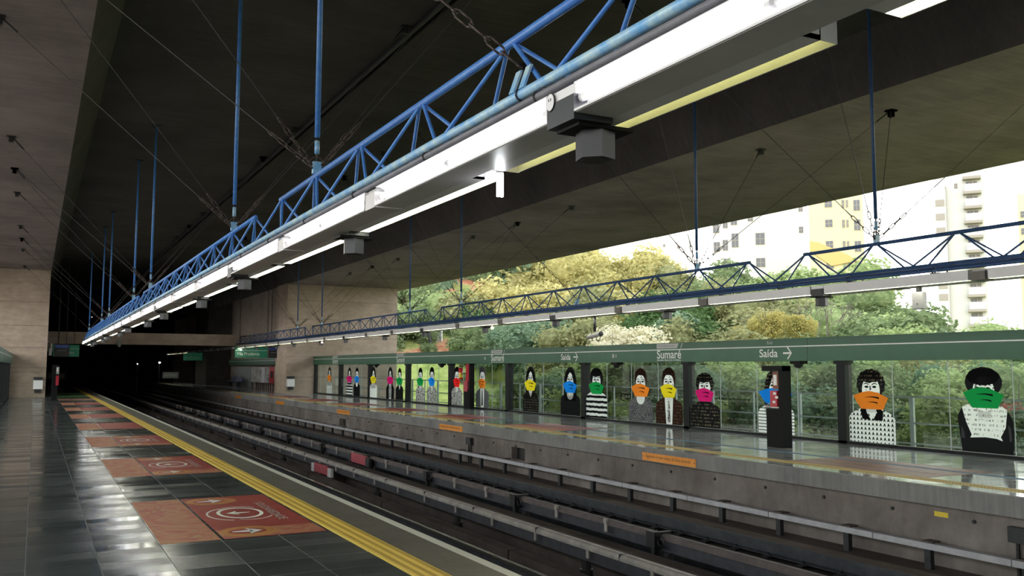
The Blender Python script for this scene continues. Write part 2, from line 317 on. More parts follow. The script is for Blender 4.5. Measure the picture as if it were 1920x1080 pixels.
# ------------------------------------------------------------------ mesh helpers
WL = {}
class MB:
    def __init__(s): s.v = []; s.f = []
    def add(s, vs, fs):
        n = len(s.v); s.v += [tuple(p) for p in vs]; s.f += [tuple(i+n for i in q) for q in fs]; return s
    def box(s, x0, x1, y0, y1, z0, z1):
        vs = [(x, y, z) for x in (x0, x1) for y in (y0, y1) for z in (z0, z1)]
        return s.add(vs, [(0, 1, 3, 2), (4, 6, 7, 5), (0, 4, 5, 1), (2, 3, 7, 6), (0, 2, 6, 4), (1, 5, 7, 3)])
    def tube(s, p, q, rad, n=8, caps=True, r2=None):
        p, q = Vector(p), Vector(q); d = (q-p).normalized()
        a = d.orthogonal().normalized(); b = d.cross(a); r2 = rad if r2 is None else r2
        vs = []
        for c, rr in ((p, rad), (q, r2)):
            for i in range(n):
                t = 2*PI*i/n; vs.append(c+a*math.cos(t)*rr+b*math.sin(t)*rr)
        fs = [(i, (i+1) % n, n+(i+1) % n, n+i) for i in range(n)]
        if caps: fs += [tuple(range(n))[::-1], tuple(range(n, 2*n))]
        return s.add(vs, fs)
    def path(s, pts, rad, n=6):
        for a, b in zip(pts[:-1], pts[1:]): s.tube(a, b, rad, n)
        return s
    def prism(s, pts, axis, a, b):
        """closed 2-D outline extruded along axis; pts in the order of the two other axes"""
        n = len(pts)
        def P(p, t):
            return {'X': (t, p[0], p[1]), 'Y': (p[0], t, p[1]), 'Z': (p[0], p[1], t)}[axis]
        return s.add([P(p, a) for p in pts]+[P(p, b) for p in pts], [(i, (i+1) % n, n+(i+1) % n, n+i) for i in range(n)]+[tuple(range(n))[::-1], tuple(range(n, 2*n))])
    def ring(s, c, R, rad, nrm, n=12, m=5, sx=1.0):
        nrm = Vector(nrm).normalized(); a = nrm.orthogonal().normalized(); b = nrm.cross(a); c = Vector(c); vs = []
        for i in range(n):
            t = 2*PI*i/n; d = a*math.cos(t)*sx+b*math.sin(t)
            for j in range(m):
                q = 2*PI*j/m; vs.append(c+d*R+(d.normalized()*math.cos(q)+nrm*math.sin(q))*rad)
        return s.add(vs, [(i*m+j, ((i+1) % n)*m+j, ((i+1) % n)*m+(j+1) % m, i*m+(j+1) % m) for i in range(n) for j in range(m)])
    def dome(s, c, R, up=-1, n=14, m=6, flat=1.0):
        vs = []; c = Vector(c)
        for j in range(m+1):
            t = PI/2*j/m
            for i in range(n):
                q = 2*PI*i/n; vs.append(c+Vector((math.cos(q)*math.cos(t)*R, math.sin(q)*math.cos(t)*R, up*math.sin(t)*R*flat)))
        return s.add(vs, [(j*n+i, j*n+(i+1) % n, (j+1)*n+(i+1) % n, (j+1)*n+i) for j in range(m) for i in range(n)]+[tuple(range(n))])
    def build(s, name, mat, parent=None, smooth=False, bevel=0.0):
        me = bpy.data.meshes.new(name)
        if parent is None:
            xs, ys, zs = zip(*s.v); off = Vector(((min(xs)+max(xs))/2, (min(ys)+max(ys))/2, min(zs)))
            loc = off
        else: off = WL[parent.name]; loc = Vector((0, 0, 0))
        me.from_pydata([(Vector(p)-off) for p in s.v], [], s.f); me.update()
        me.materials.append(MAT[mat])
        o = bpy.data.objects.new(name, me); C.objects.link(o); o.location = loc
        WL[o.name] = off.copy()
        if parent is not None: o.parent = parent
        if smooth:
            for p in me.polygons: p.use_smooth = True
        if bevel: b = o.modifiers.new('bevel', 'BEVEL'); b.width = bevel; b.segments = 2; b.limit_method = 'ANGLE'
        return o
def B(*a): return MB().box(*a)
def thing(name, label, cat, loc, group=None):
    o = bpy.data.objects.new(name, None); C.objects.link(o); o.location = loc; o.empty_display_size = 0.1
    WL[o.name] = Vector(loc); tag(o, label, cat, group); return o
def tag(o, label, cat, group=None, kind=None):
    o['label'] = label; o['category'] = cat
    if group: o['group'] = group
    if kind: o['kind'] = kind
    return o
def struct(o, label=None, cat=None):
    o['kind'] = 'structure'
    if label: o['label'] = label; o['category'] = cat
    return o
def children(o): return [c for c in CH.get(o.name, [])]
def copy_tree(root, dx=0, dy=0, dz=0, label=None, group=None, src=None):
    r = root.copy(); C.objects.link(r); r.location = Vector(root.location)+Vector((dx, dy, dz)); WL[r.name] = WL[root.name]+Vector((dx, dy, dz))
    if label: r['label'] = label
    if group: r['group'] = group
    def rec(a, b):
        for c in [x for x in src if x.parent == a]:
            d = c.copy(); C.objects.link(d); d.parent = b; WL[d.name] = WL.get(c.name, Vector()) + Vector((dx, dy, dz)); rec(c, d)
    rec(root, r); return r
def subtree(root):
    out = []
    def rec(a):
        for c in a.children: out.append(c); rec(c)
    bpy.context.view_layer.update(); rec(root); return out
def text(name, s, width, height, mat, parent, origin, right, up, align='LEFT', depth=0.002, bold=0.0):
    cu = bpy.data.curves.new(name, 'FONT'); cu.body = s; cu.size = 1; cu.extrude = 0.0; cu.offset = bold
    tmp = bpy.data.objects.new(name, cu); C.objects.link(tmp)
    bpy.context.view_layer.update()
    me = bpy.data.meshes.new_from_object(tmp.evaluated_get(bpy.context.evaluated_depsgraph_get()))
    bpy.data.objects.remove(tmp, do_unlink=True)
    xs = [v.co.x for v in me.vertices]; ys = [v.co.y for v in me.vertices]
    x0, x1, y0, y1 = min(xs), max(xs), min(ys), max(ys)
    R, U = Vector(right), Vector(up); O = Vector(origin)-(WL[parent.name] if parent else Vector())
    for v in me.vertices:
        v.co = O+R*((v.co.x-x0)/(x1-x0)*width)+U*((v.co.y-y0)/(y1-y0)*height)
    me.materials.clear(); me.materials.append(MAT[mat])
    o = bpy.data.objects.new(name, me); C.objects.link(o)
    if parent: o.parent = parent
    return o

# ================================================================== SETTING
Y0, Y1 = -14.0, 57.5           # open part of the station
XL, XR = 3.5, 11.26            # platform edges
GL, GR = -1.24, 16.0           # glass lines
FAR = 128.0
ZS, ZC = 7.0, 8.05
struct(B(-4.0, XL-0.75, Y0, FAR, -0.35, 0.0).build('floor_left', 'platform_tile'))
struct(B(XL-0.75+0.0, XL-0.095, Y0, FAR, -0.35, 0.0).build('trim_1', 'strip_granite'))
struct(B(XL-0.095, XL, Y0, FAR, -0.35, 0.002).build('trim_2', 'edge_white'))
struct(B(2.73, 3.0, Y0, FAR, 0.0, 0.006).build('trim_3', 'tactile_yellow'))
struct(B(XR+0.12, 16.35, Y0, FAR, -0.26, 0.0).build('floor_right', 'platform_tile_pale'))
struct(B(16.35, 17.6, Y0, Y1, -0.9, -0.65).build('floor_walkway', 'track_concrete'))
struct(B(16.2, 16.35, Y0, Y1, -6.0, -0.26).build('wall_walkway', 'track_concrete'))
struct(B(XR, XR+0.12, Y0, FAR, -0.26, 0.001).build('trim_4', 'fascia_concrete'))
struct(B(XR+0.50, XR+0.77, Y0, FAR, 0.0, 0.005).build('trim_5', 'tactile_worn'))
struct(B(13.14, 13.28, Y0, FAR, 0.0, 0.004).build('trim_6', 'tactile_blue'))
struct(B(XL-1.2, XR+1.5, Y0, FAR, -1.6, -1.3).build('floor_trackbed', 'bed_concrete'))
struct(B(XL-1.2, XL-0.5, Y0, FAR, -1.3, -0.35).build('wall_track_left', 'track_concrete'))
# right track wall, with two square recesses
def wall_holes(holes):
    m = MB(); y = Y0; x0, x1 = 11.45, 12.0
    for a, b, z0, z1 in sorted(holes):
        m.box(x0, x1, y, a, -1.3, -0.26); m.box(x0, x1, a, b, -1.3, z0); m.box(x0, x1, a, b, z1, -0.26); m.box(x1-0.05, x1, a, b, z0, z1); y = b
    m.box(x0, x1, y, FAR, -1.3, -0.26); return m
for a_, b_, c_, d_ in ((20.9, 21.65, -0.78, -0.46), (36.3, 37.2, -0.78, -0.48)):
    m = MB(); m.box(11.62, 11.94, a_+0.001, b_-0.001, c_+0.001, d_-0.001); tag(m.build('niche_shade', 'black'), 'black fill for the shade in a square niche of the track wall, %s' % ('nearer one right of the cable box' if a_ < 30 else 'farther one in the left half'), 'niche')  # black block set into each recess to stand for the shade inside
struct(wall_holes([(20.9, 21.65, -0.78, -0.46), (36.3, 37.2, -0.78, -0.48)]).build('wall_track_right', 'track_concrete'))
# roof: two side soffits, a raised centre slab with a joint, sloping faces between
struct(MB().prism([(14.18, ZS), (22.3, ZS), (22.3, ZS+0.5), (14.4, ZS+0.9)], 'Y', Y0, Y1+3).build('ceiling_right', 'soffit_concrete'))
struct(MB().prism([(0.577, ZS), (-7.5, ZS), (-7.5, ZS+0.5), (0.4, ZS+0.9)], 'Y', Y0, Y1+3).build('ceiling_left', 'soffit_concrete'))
m = MB()
m.prism([(0.577, ZS), (1.12, ZC), (1.12, ZC+0.4), (0.4, ZC+0.4), (0.4, ZS+0.5)], 'Y', Y0, FAR)
m.prism([(14.18, ZS), (13.64, ZC), (13.64, ZC+0.4), (14.4, ZC+0.4), (14.4, ZS+0.5)], 'Y', Y0, FAR)
m.box(1.1, 6.0, Y0, FAR, ZC, ZC+0.4); m.box(6.25, 13.66, Y0, FAR, ZC, ZC+0.4); m.box(5.9, 6.35, Y0, FAR, ZC+0.25, ZC+0.6)
m.box(13.66, 17.6, Y1+3, FAR, ZC, ZC+0.4); m.box(-3.4, 1.1, Y1+2, FAR, ZC, ZC+0.4)
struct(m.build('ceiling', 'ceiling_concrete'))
struct(B(6.02, 6.10, Y0, FAR, ZC-0.06, ZC+0.02).build('trim_7', 'dark_steel'))
# bulkhead behind the camera
struct(B(-8, 23, Y0-0.6, Y0, -1.6, ZC+0.6).build('wall_back', 'ceiling_concrete'))
# piers that frame the underground part
mp = MB()
mp.box(14.15, 21.6, Y1, Y1+3, -8.0, ZS+0.5)
struct(mp.build('wall_pier_right', 'pier_concrete'))
struct(B(-7.0, 0.55, Y1-1.5, Y1+2, -1.0, ZS+0.5).build('wall_pier_left', 'pier_concrete'))
# shallow joint lines on the piers
m = MB()
for z in (1.02, 2.35, 3.55, 4.75, 5.95):
    m.box(14.15, 21.6, Y1-0.006, Y1+0.0, z, z+0.025)
struct(m.build('trim_8', 'track_concrete'))
m = MB()
for z in (1.35, 1.60, 2.7, 3.9, 5.2):
    m.box(-7.0, 0.55, Y1-1.506, Y1-1.5, z, z+0.022)
struct(m.build('trim_9', 'track_concrete'))
# underground side walls, end wall, cross beams, further piers
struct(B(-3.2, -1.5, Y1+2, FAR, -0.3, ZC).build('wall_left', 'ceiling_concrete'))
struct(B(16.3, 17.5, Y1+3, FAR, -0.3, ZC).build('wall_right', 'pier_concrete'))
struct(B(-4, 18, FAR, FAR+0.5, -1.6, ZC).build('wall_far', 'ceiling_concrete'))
struct(B(-1.5, 16.3, 63.6, 64.6, 3.12, 3.88).build('trim_10', 'pier_concrete'))
struct(B(-1.5, 1.6, 63.5, 64.5, 2.62, 3.08).build('trim_11', 'pier_concrete'))
struct(B(14.1, 16.3, 87.5, 94.0, 0.0, ZC).build('wall_pier_far_right', 'ceiling_concrete'))
struct(B(-1.5, 0.6, 76.5, 79.0, 0.0, ZC).build('wall_pier_far_left', 'ceiling_concrete'))
struct(B(14.1, 16.3, 110, 114, 0.0, ZC).build('wall_pier_deep_right', 'pier_concrete'))
# outside walkway behind the right glass is part of floor_right; ground
def hz(x, y):
    d = math.hypot(x, y); az = math.degrees(math.atan2(x, y))
    def sm(a, b, t): t = max(0, min(1, (t-a)/(b-a))); return t*t*(3-2*t)
    left = 1-sm(24, 36, az)                     # the cutting rises on the left of the view
    h = -7.5+sm(30, 62, d)*(2.0+4.5*left)+sm(58, 125, d)*(6+13*left)+sm(120, 260, d)*4
    h += mnoise.noise(Vector((x*0.06, y*0.06, 3)))*1.6+mnoise.noise(Vector((x*0.25, y*0.25, 8)))*0.5
    return h
m = MB(); nx, ny = 84, 84; vs = []; fs = []
for j in range(ny+1):
    for i in range(nx+1):
        x = 20+ (i/nx)**1.6*330; y = -50+j/ny*400
        vs.append((x, y, min(hz(x, y), -6.0) if x < 21.7 and y < 62 else hz(x, y)))
for j in range(ny):
    for i in range(nx): a = j*(nx+1)+i; fs.append((a, a+1, a+nx+2, a+nx+1))
m.add(vs, fs); g = m.build('ground_hillside', 'hill_soil', smooth=True); struct(g)
m = MB(); m.add([(-350, -120, -7.6), (20.5, -120, -7.6), (20.5, 360, -7.6), (-350, 360, -7.6)], [(0, 1, 2, 3)]); struct(m.build('ground_valley', 'asphalt'))

# ================================================================== GLASS WALLS
posts = [Y0+0.1, -12.3, -6.95, -1.6, 3.75, 9.1, 14.4, 19.83, 25.14, 30.55, 35.95, 41.1, 46.7, 52.0, Y1-0.08]
for k, (a, b) in enumerate(zip(posts[:-1], posts[1:])):
    h = struct(B(GR-0.005, GR+0.005, a, b, 0.06, 1.83).build('window_%d' % (k+1), 'pane_glass'))
    n = max(2, round((b-a)/1.33)); mm = MB()
    for i in range(1, n): y = a+(b-a)*i/n; mm.box(GR-0.008, GR+0.008, y-0.006, y+0.006, 0.06, 1.83)
    mm.build('glass_joint', 'rail_fence', h)
for k, (a, b) in enumerate(zip(posts[:-1], posts[1:])):
    if b > Y1: b = Y1-1.6
    struct(B(GL-0.005, GL+0.005, a, min(b, Y1-1.55), 0.06, 1.83).build('window_%d' % (k+31), 'pane_glass'))
PL = ['outside the frame behind the camera', 'outside the frame behind the camera', 'outside the frame beside the camera', 'outside the frame beside the camera', 'cut by the right photo edge', 'left of the orange-masked polo portrait', 'between yellow-masked and magenta-masked portraits', 'between blue-masked and striped green-masked portraits', 'left of the long-haired yellow-masked portrait', 'left of the bright red-masked portrait', 'right of the green-masked portrait at the pier corner', 'left of the white-clothed yellow-masked portrait', 'right of the farthest orange-masked portrait', 'against the right pier']
for y, pl in zip(posts[1:], PL):
    p = thing('window_post', 'black post of the right glass wall, '+pl, 'post', (GR, y, 0), 'black posts of the right glass wall')
    MB().box(GR-0.06, GR+0.16, y-0.12, y+0.12, 0, 1.83).build('column', 'mullion_black', p)
    MB().box(GR-0.09, GR+0.16, y-0.17, y+0.17, 1.76, 1.83).build('top_bracket', 'mullion_black', p)
for y in posts[1:-1]:
    if y > 40: tag(MB().box(GL-0.1, GL+0.1, y-0.07, y+0.07, 0, 1.83).build('window_post', 'mullion_black'), 'black steel post of the glass wall at the far left edge', 'post', 'black posts of the left glass wall')
tag(B(GL-0.1, GL+0.05, Y1-2.1, Y1-1.52, 0, 1.83).build('service_door', 'mullion_black'), 'dark door leaf beside the left concrete pier under the green band', 'door')
struct(B(GR-0.06, GR+0.06, Y0, Y1, 0.0, 0.06).build('baseboard_right', 'mullion_black'))
struct(B(GL-0.06, GL+0.06, Y0, Y1-1.5, 0.0, 0.06).build('baseboard_left', 'mullion_black'))

BZ0, BZ1 = 1.83, 2.37
def band(name, x0, x1, y0, y1, face, label):
    t = thing(name, label, 'sign', ((x0+x1)/2, (y0+y1)/2, BZ0))
    B(x0, x1, y0, y1, BZ0, BZ1).build('fascia_panel', 'green_band', t)
    fx = face; e = 0.003 if face == x1 else -0.003
    B(min(fx, fx+e), max(fx, fx+e), y0, y1, 2.165, 2.19).build('white_line', 'letter_white', t)
    for y in posts[1:-1]:
        if y0 < y < y1: B(min(fx, fx+e*.6), max(fx, fx+e*.6), y+0.9, y+0.908, BZ0, BZ1).build('panel_joint', 'mullion_black', t)
    return t
bx = GR-0.12
tb = band('green_sign_band', bx, GR+0.12, Y0, Y1-0.01, bx, 'long green station name band above the right platform glass wall')
RY, UZ = (0, -1, 0), (0, 0, 1); fx = bx-0.004
K = bx/GR   # the face stands slightly nearer than the glass
def sumare(y, full=True):
    y = y*K
    text('station_name', 'Sumaré', 1.10, 0.245, 'letter_white', tb, (fx, y, 1.925), RY, UZ, bold=0.012)
    for w_, a_, b_ in (('Santuário', 0.0, 0.33), ('Nossa', 0.36, 0.20), ('Sra.', 0.59, 0.13), ('de', 0.75, 0.07), ('Fátima', 0.85, 0.24)): text('station_subtitle', w_, b_, 0.048, 'letter_white', tb, (fx, y-a_, 1.862), RY, UZ, bold=0.01)
    MB().add([(fx, y+0.01, 2.215), (fx, y-0.92, 2.215), (fx, y-1.0, 2.35), (fx, y+0.01, 2.35)], [(0, 1, 2, 3)]).build('plate', 'letter_grey', tb)
    MB().add([(fx, y-1.06, 2.215), (fx, y-1.10, 2.215), (fx, y-1.18, 2.35), (fx, y-1.14, 2.35)], [(0, 1, 2, 3)]).build('slash_mark', 'letter_grey', tb)
    text('plate_lettering', 'METROPOLITANO', 0.78, 0.055, 'letter_dark', tb, (fx-0.001, y-0.05, 2.255), RY, UZ)
for y in (21.2, 32.0, 42.6, 53.6): sumare(y)
def arrow(y, z, s, mat='letter_white', name='arrow'):
    m = MB(); t = 0.035*s/0.2
    m.add([(fx, y, z-t/2), (fx, y-s*0.95, z-t/2), (fx, y-s*0.95, z+t/2), (fx, y, z+t/2)], [(0, 1, 2, 3)])
    for sg in (1, -1):
        m.add([(fx, y-s*1.02, z), (fx, y-s*0.52, z+sg*s*0.55), (fx, y-s*0.66, z+sg*s*0.62), (fx, y-s*1.18, z+sg*0.0)], [(0, 1, 2, 3)])
    m.build(name, mat, tb)
for y in (17.0, 26.62):
    y = y*K
    text('exit_lettering', 'Saída', 0.62, 0.20, 'letter_white', tb, (fx, y, 1.925), RY, UZ, bold=0.01)
    text('exit_subtitle', 'Exit', 0.19, 0.075, 'letter_grey', tb, (fx, y-0.27, 2.245), RY, UZ)
    arrow(y-0.80, 2.02, 0.24)
for y in (23.5, 32.6):
    y = y*K
    MB().box(fx-0.001, fx+0.001, y-0.09, y, 1.97, 2.09).build('pictogram', 'letter_grey', tb)
    text('emergency_lettering', 'Emergência', 0.45, 0.05, 'letter_grey', tb, (fx, y-0.9, 2.25), RY, UZ) if y > 30 else arrow(y-0.12, 2.03, 0.11, 'letter_grey', 'small_arrow')
band('green_sign_band', GL-0.12, GL+0.12, Y0, Y1-1.52, GL+0.12, 'green band above the glass wall at the left edge of the platform')
band('green_sign_band', 15.95, 16.25, 66.0, 86.5, 15.95, 'dim green band above the posters beyond the right pier')
band('green_sign_band', 15.95, 16.25, 95.5, 108, 15.95, 'dark green band in the deep end of the right platform')

# outside railing
t = thing('walkway_railing', 'grey metal railing of the walkway outside the right glass wall', 'railing', (17.3, 20, -0.65))
for z in (-0.03, 0.42, 1.0): MB().tube((17.3, Y0, z+0.03), (17.3, Y1, z+0.03), 0.022 if z else 0.015, 6).build('rail', 'rail_fence', t)
y = 10.3
while y < Y1:
    B(17.27, 17.33, y-0.05, y+0.05, -0.65, 1.03).build('upright', 'rail_fence', t); y += 3.35/2 if False else 3.34
    if y < Y1: B(17.28, 17.32, y-1.70, y-1.66, -0.65, 1.03).build('upright', 'rail_fence', t)

# domes under the band, loudspeakers
for y in (15.7, 23.25, 36.9, 45.6):
    t = thing('dome_camera', 'dark dome camera under the green band, %s' % {15.7: 'right of the large exit lettering', 23.25: 'left of the large station name', 36.9: 'left of the fire extinguisher', 45.6: 'above a yellow-masked portrait by the pier'}[y], 'security camera', (GR-0.25, y*0.985, 1.6))
    MB().box(GR-0.36, GR-0.12, y*0.985-0.16, y*0.985+0.16, 1.76, 1.83).build('mount', 'kiosk_black', t)
    MB().dome((GR-0.25, y*0.985, 1.77), 0.115).build('dome', 'black', t, True)

# ================================================================== FLOOR MURALS
def mural(x0, y0, base, panel, label, grp=None, detail=True, z=0.0, flip=1, length=2.95):
    X = lambda a: x0+a*flip
    t = thing('floor_mural', label, 'floor sticker', (x0+0.8*flip, y0+length/2, z), grp)
    zz = z+0.002
    def q(name, a, b, c, d, mat, e=0.0):
        xa, xb = sorted((X(a), X(b))); return B(xa, xb, y0+c, y0+d, z, zz+e).build(name, mat, t)
    q('patterned_panel', 0, 0.545, 0.0, length, base)
    q('main_panel', 0.575, 1.58, 0.0, length, panel)
    if not detail: return t
    q('near_border', 0.575, 1.58, 0.02, 0.50, 'mural_orange', 0.0006)
    cy = y0+length*0.52
    def disc(name, cx, yy, rx, ry, mat, e, a0=0, a1=2*PI, inner=0.0, n=40):
        m = MB(); vs = []
        for i in range(n+1):
            th = a0+(a1-a0)*i/n
            vs += [(X(cx+rx*math.cos(th)), yy+ry*math.sin(th), zz+e), (X(cx+rx*inner*math.cos(th)), yy+ry*inner*math.sin(th), zz+e)]
        m.add(vs, [(2*i, 2*i+2, 2*i+3, 2*i+1) for i in range(n)]); m.build(name, mat, t)
    disc('ring', 1.02, cy, 0.25, 0.40, 'letter_white', 0.002, inner=0.84)
    disc('ring', 0.96, cy-0.05, 0.31, 0.47, 'letter_white', 0.0018, 1.9, 4.4, 0.93)
    disc('ring', 1.08, cy-0.02, 0.30, 0.50, 'letter_white', 0.0018, 4.2, 5.6, 0.95)
    disc('ring', 1.05, cy+0.02, 0.29, 0.47, 'letter_white', 0.0018, 0.8, 2.4, 0.95)
    def arr(cx, yy, s, d, mat, e):
        m = MB(); z_ = zz+e
        m.add([(X(cx+d*0.5*s), yy, z_), (X(cx), yy+0.55*s, z_), (X(cx+d*0.1*s), yy, z_), (X(cx), yy-0.55*s, z_)], [(0, 1, 2, 3)])
        m.add([(X(cx-d*0.5*s), yy+0.06*s, z_), (X(cx+d*0.15*s), yy+0.18*s, z_), (X(cx+d*0.15*s), yy-0.18*s, z_), (X(cx-d*0.5*s), yy-0.06*s, z_)], [(0, 1, 2, 3)])
        m.build('arrow', mat, t)
    arr(1.0, cy, 0.26, -1, 'letter_white', 0.003)
    for yy in (y0+0.33, y0+length-0.36):
        disc('ochre_ring', 0.88, yy, 0.30, 0.29, 'mural_ochre', 0.001)
        disc('red_oval', 0.86, yy, 0.19, 0.15, 'mural_red', 0.0018)
        for k in range(2): disc('fine_ring', 0.88, yy, 0.285-0.05*k, 0.27-0.05*k, 'mural_orange', 0.0022, -0.9, 0.9, 0.95)
        arr(0.86, yy, 0.30, 1, 'paper_white', 0.003)
    text('floor_lettering', 'SOLIDARIEDADE', 1.35, 0.10, 'letter_grey', t, (X(1.32), cy+0.72, zz+0.002), (0, -1, 0), (1, 0, 0))
    return t
names = {0: ('mural_orange', 'mural_red', 'large red and orange floor sticker with white rings, nearest on the left platform', True),
 1: ('mural_orange', 'mural_red', 'red and orange floor sticker, second from the front on the left platform', True),
 2: ('mural_orange', 'mural_red', 'red and orange floor sticker, third from the front on the left platform', True),
 3: ('mural_orange', 'mural_red', 'narrow-looking red floor sticker, fourth from the front on the left platform', False)}
for k in range(10):
    y = 9.1+5.77*k
    if k in names: b_, p_, l_, d_ = names[k]; mural(1.11, y, b_, p_, l_, None, d_)
    elif k < 7: mural(1.11, y, 'mural_orange', 'mural_red', 'faded red floor sticker in the distant run along the left yellow line', 'distant red floor stickers', False)
    else: mural(1.11, y, 'mural_rust' if k == 7 else 'mural_green', 'mural_rust' if k == 7 else 'mural_green', 'dull green and brown floor sticker in front of the left pier', 'green floor stickers by the left pier', False)
for k, y in enumerate((9.3, 20.6, 26.4, 32.3, 38.1, 43.9, 49.6)):
    mural(12.06 if k else 12.06, y, 'mural_rust' if k == 0 else 'mural_orange', 'mural_rust' if k == 0 else 'mural_red', 'dull red floor sticker behind the yellow line of the right platform' if k else 'faint brown floor sticker at the near end of the right platform', 'red floor stickers on the right platform' if k else None, False, length=2.9)

# ================================================================== LIGHTING TRUSSES
ZT, ZB = 3.70, 3.22
def truss_module(X, ya, yb, ycs, ytop, label, grp, near):
    bp1, bp2 = ('blue_paint', 'blue_paint_worn') if X < 5 else ('blue_paint_shaded', 'blue_paint_shaded')
    """ycs: top nodes; lower chords run ya..yb"""
    t = thing('lighting_truss', label, 'truss', (X, (ya+yb)/2, ZB), grp)
    hw = 0.17
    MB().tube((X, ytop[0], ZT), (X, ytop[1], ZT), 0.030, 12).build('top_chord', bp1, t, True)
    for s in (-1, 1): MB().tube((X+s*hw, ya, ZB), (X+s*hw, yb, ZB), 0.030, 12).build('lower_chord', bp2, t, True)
    sp = 1.5
    for y in ycs:
        for s in (-1, 1):
            for d in (-1, 1):
                MB().tube((X, y+d*0.04, ZT-0.01), (X+s*hw, y+d*(sp/2-0.05), ZB), 0.015, 6, False).build('brace', bp1, t, True)
    ys = sorted(set([round(y-sp/2, 3) for y in ycs]+[round(y+sp/2, 3) for y in ycs]))
    for y in ys:
        if ya <= y <= yb: MB().tube((X-hw, y, ZB), (X+hw, y, ZB), 0.012, 6, False).build('cross_tie', bp1, t)
    return t
def build_truss(X, gaps, ends, side):
    # gaps: centres of the breaks in the top chord
    cuts = [ends[0]]+gaps+[ends[1]]
    wordy = ['the section beside the camera', 'the long section nearest in view', 'the section second in view', 'the third section', 'the section ending at the pier']
    for i, (a, b) in enumerate(zip(cuts[:-1], cuts[1:])):
        n = max(2, int(round((b-a)/1.5))); st_ = (b-a)/n
        nodes = [a+st_*(k+0.5) for k in range(n)]
        truss_module(X, a+0.004, b-0.004, nodes, (nodes[0]-0.05, nodes[-1]+0.05), 'blue tubular lighting truss over the %s platform edge, %s' % (side, wordy[min(i, 4)]), None, True)
G1 = [11.65, 27.4, 42.4]; G2 = [12.45, 28.85, 45.0]
X1, X2 = 2.58, 12.18
build_truss(X1, [-3.35]+G1, (-8.0, 57.2), 'left')
build_truss(X2, [-4.05]+G2, (-8.5, 62.9), 'right')
# splice bolts on chords
def rod(X, y, side, lab=None):
    g = 'blue hanger rods of the %s truss' % side
    t = thing('hanger_rod', 'blue hanger rod of the %s lighting truss' % side if not lab else lab, 'rod', (X, y, ZT), None if lab else g)
    MB().tube((X, y, ZT+0.42), (X, y, ZC), 0.030, 10).build('rod', 'blue_paint' if X < 5 else 'blue_paint_shaded', t, True)
    MB().tube((X, y, ZT+0.24), (X, y, ZT+0.38), 0.028, 10).build('coupling', 'blue_paint_worn', t, True)
    MB().tube((X, y, ZT+0.06), (X, y, ZT+0.44), 0.012, 8).build('threaded_bolt', 'dark_steel', t, True)
    MB().ring((X, y, ZT+0.13), 0.075, 0.010, (0, 1, 0)).build('shackle', 'rusty_chain', t, True)
    MB().box(X-0.045, X+0.045, y-0.03, y+0.03, ZT+0.02, ZT+0.15).build('clevis', 'blue_paint_worn', t)
    MB().box(X-0.12, X+0.12, y-0.12, y+0.12, ZC-0.02, ZC).build('ceiling_plate', 'dark_steel', t)
def cable(p, q, label, grp, chain=0.9, rad=0.006):
    p, q = Vector(p), Vector(q); d = (q-p); L = d.length; d.normalize()
    t = thing('brace_cable', label, 'cable', tuple(p), grp)
    MB().tube(p+d*chain, q-d*0.35, rad, 5).build('wire', 'dark_steel', t)
    m = MB(); s = 0.0; k = 0; ll = 0.15
    a = d.orthogonal().normalized(); b = d.cross(a)
    while s < chain-0.02:
        c = p+d*(s+ll/2); nrm = a if k % 2 else b; o_ = d.cross(nrm).normalized()*0.022
        m.path([c-d*ll*0.5+o_*0.4, c-d*ll*0.32+o_, c+d*ll*0.32+o_, c+d*ll*0.5+o_*0.4, c+d*ll*0.5-o_*0.4, c+d*ll*0.32-o_, c-d*ll*0.32-o_, c-d*ll*0.5-o_*0.4, c-d*ll*0.5+o_*0.4], 0.007, 5)
        s += ll*0.86; k += 1
    m.build('chain', 'rusty_chain', t, True)
    m = MB(); m.tube(q-d*0.38, q-d*0.05, 0.018, 6); m.box(q.x-0.09, q.x+0.09, q.y-0.09, q.y+0.09, q.z-0.03, q.z+0.0); m.box(q.x-0.05, q.x+0.05, q.y-0.05, q.y+0.05, q.z-0.14, q.z-0.02)
    m.build('ceiling_anchor', 'black', t)
for X, gaps, side, sgn in ((X1, [-3.35]+G1+[57.7], 'left', 1), (X2, [-4.05]+G2, 'right', -1)):
    Xo = X-3.3*sgn; Xi = X+3.3*sgn
    for c in gaps:
        ys_ = (c-2.28, c+2.28)
        for yr in ys_:
            if yr > 57.2: continue
            rod(X, yr, side)
            for ya in (c, c+(3.8 if yr > c else -3.8)):
                if ya > 56: continue
                cable((X-0.03*sgn, yr, ZT+0.08), (Xo, ya, ZS), 'bracing cable from the %s truss to the outer soffit' % side, 'outer bracing cables of the %s truss' % side, 0.55)
                cable((X+0.03*sgn, yr, ZT+0.08), (Xi, ya, ZC), 'bracing cable from the %s truss to the centre ceiling' % side, 'inner bracing cables of the %s truss' % side, 0.55)
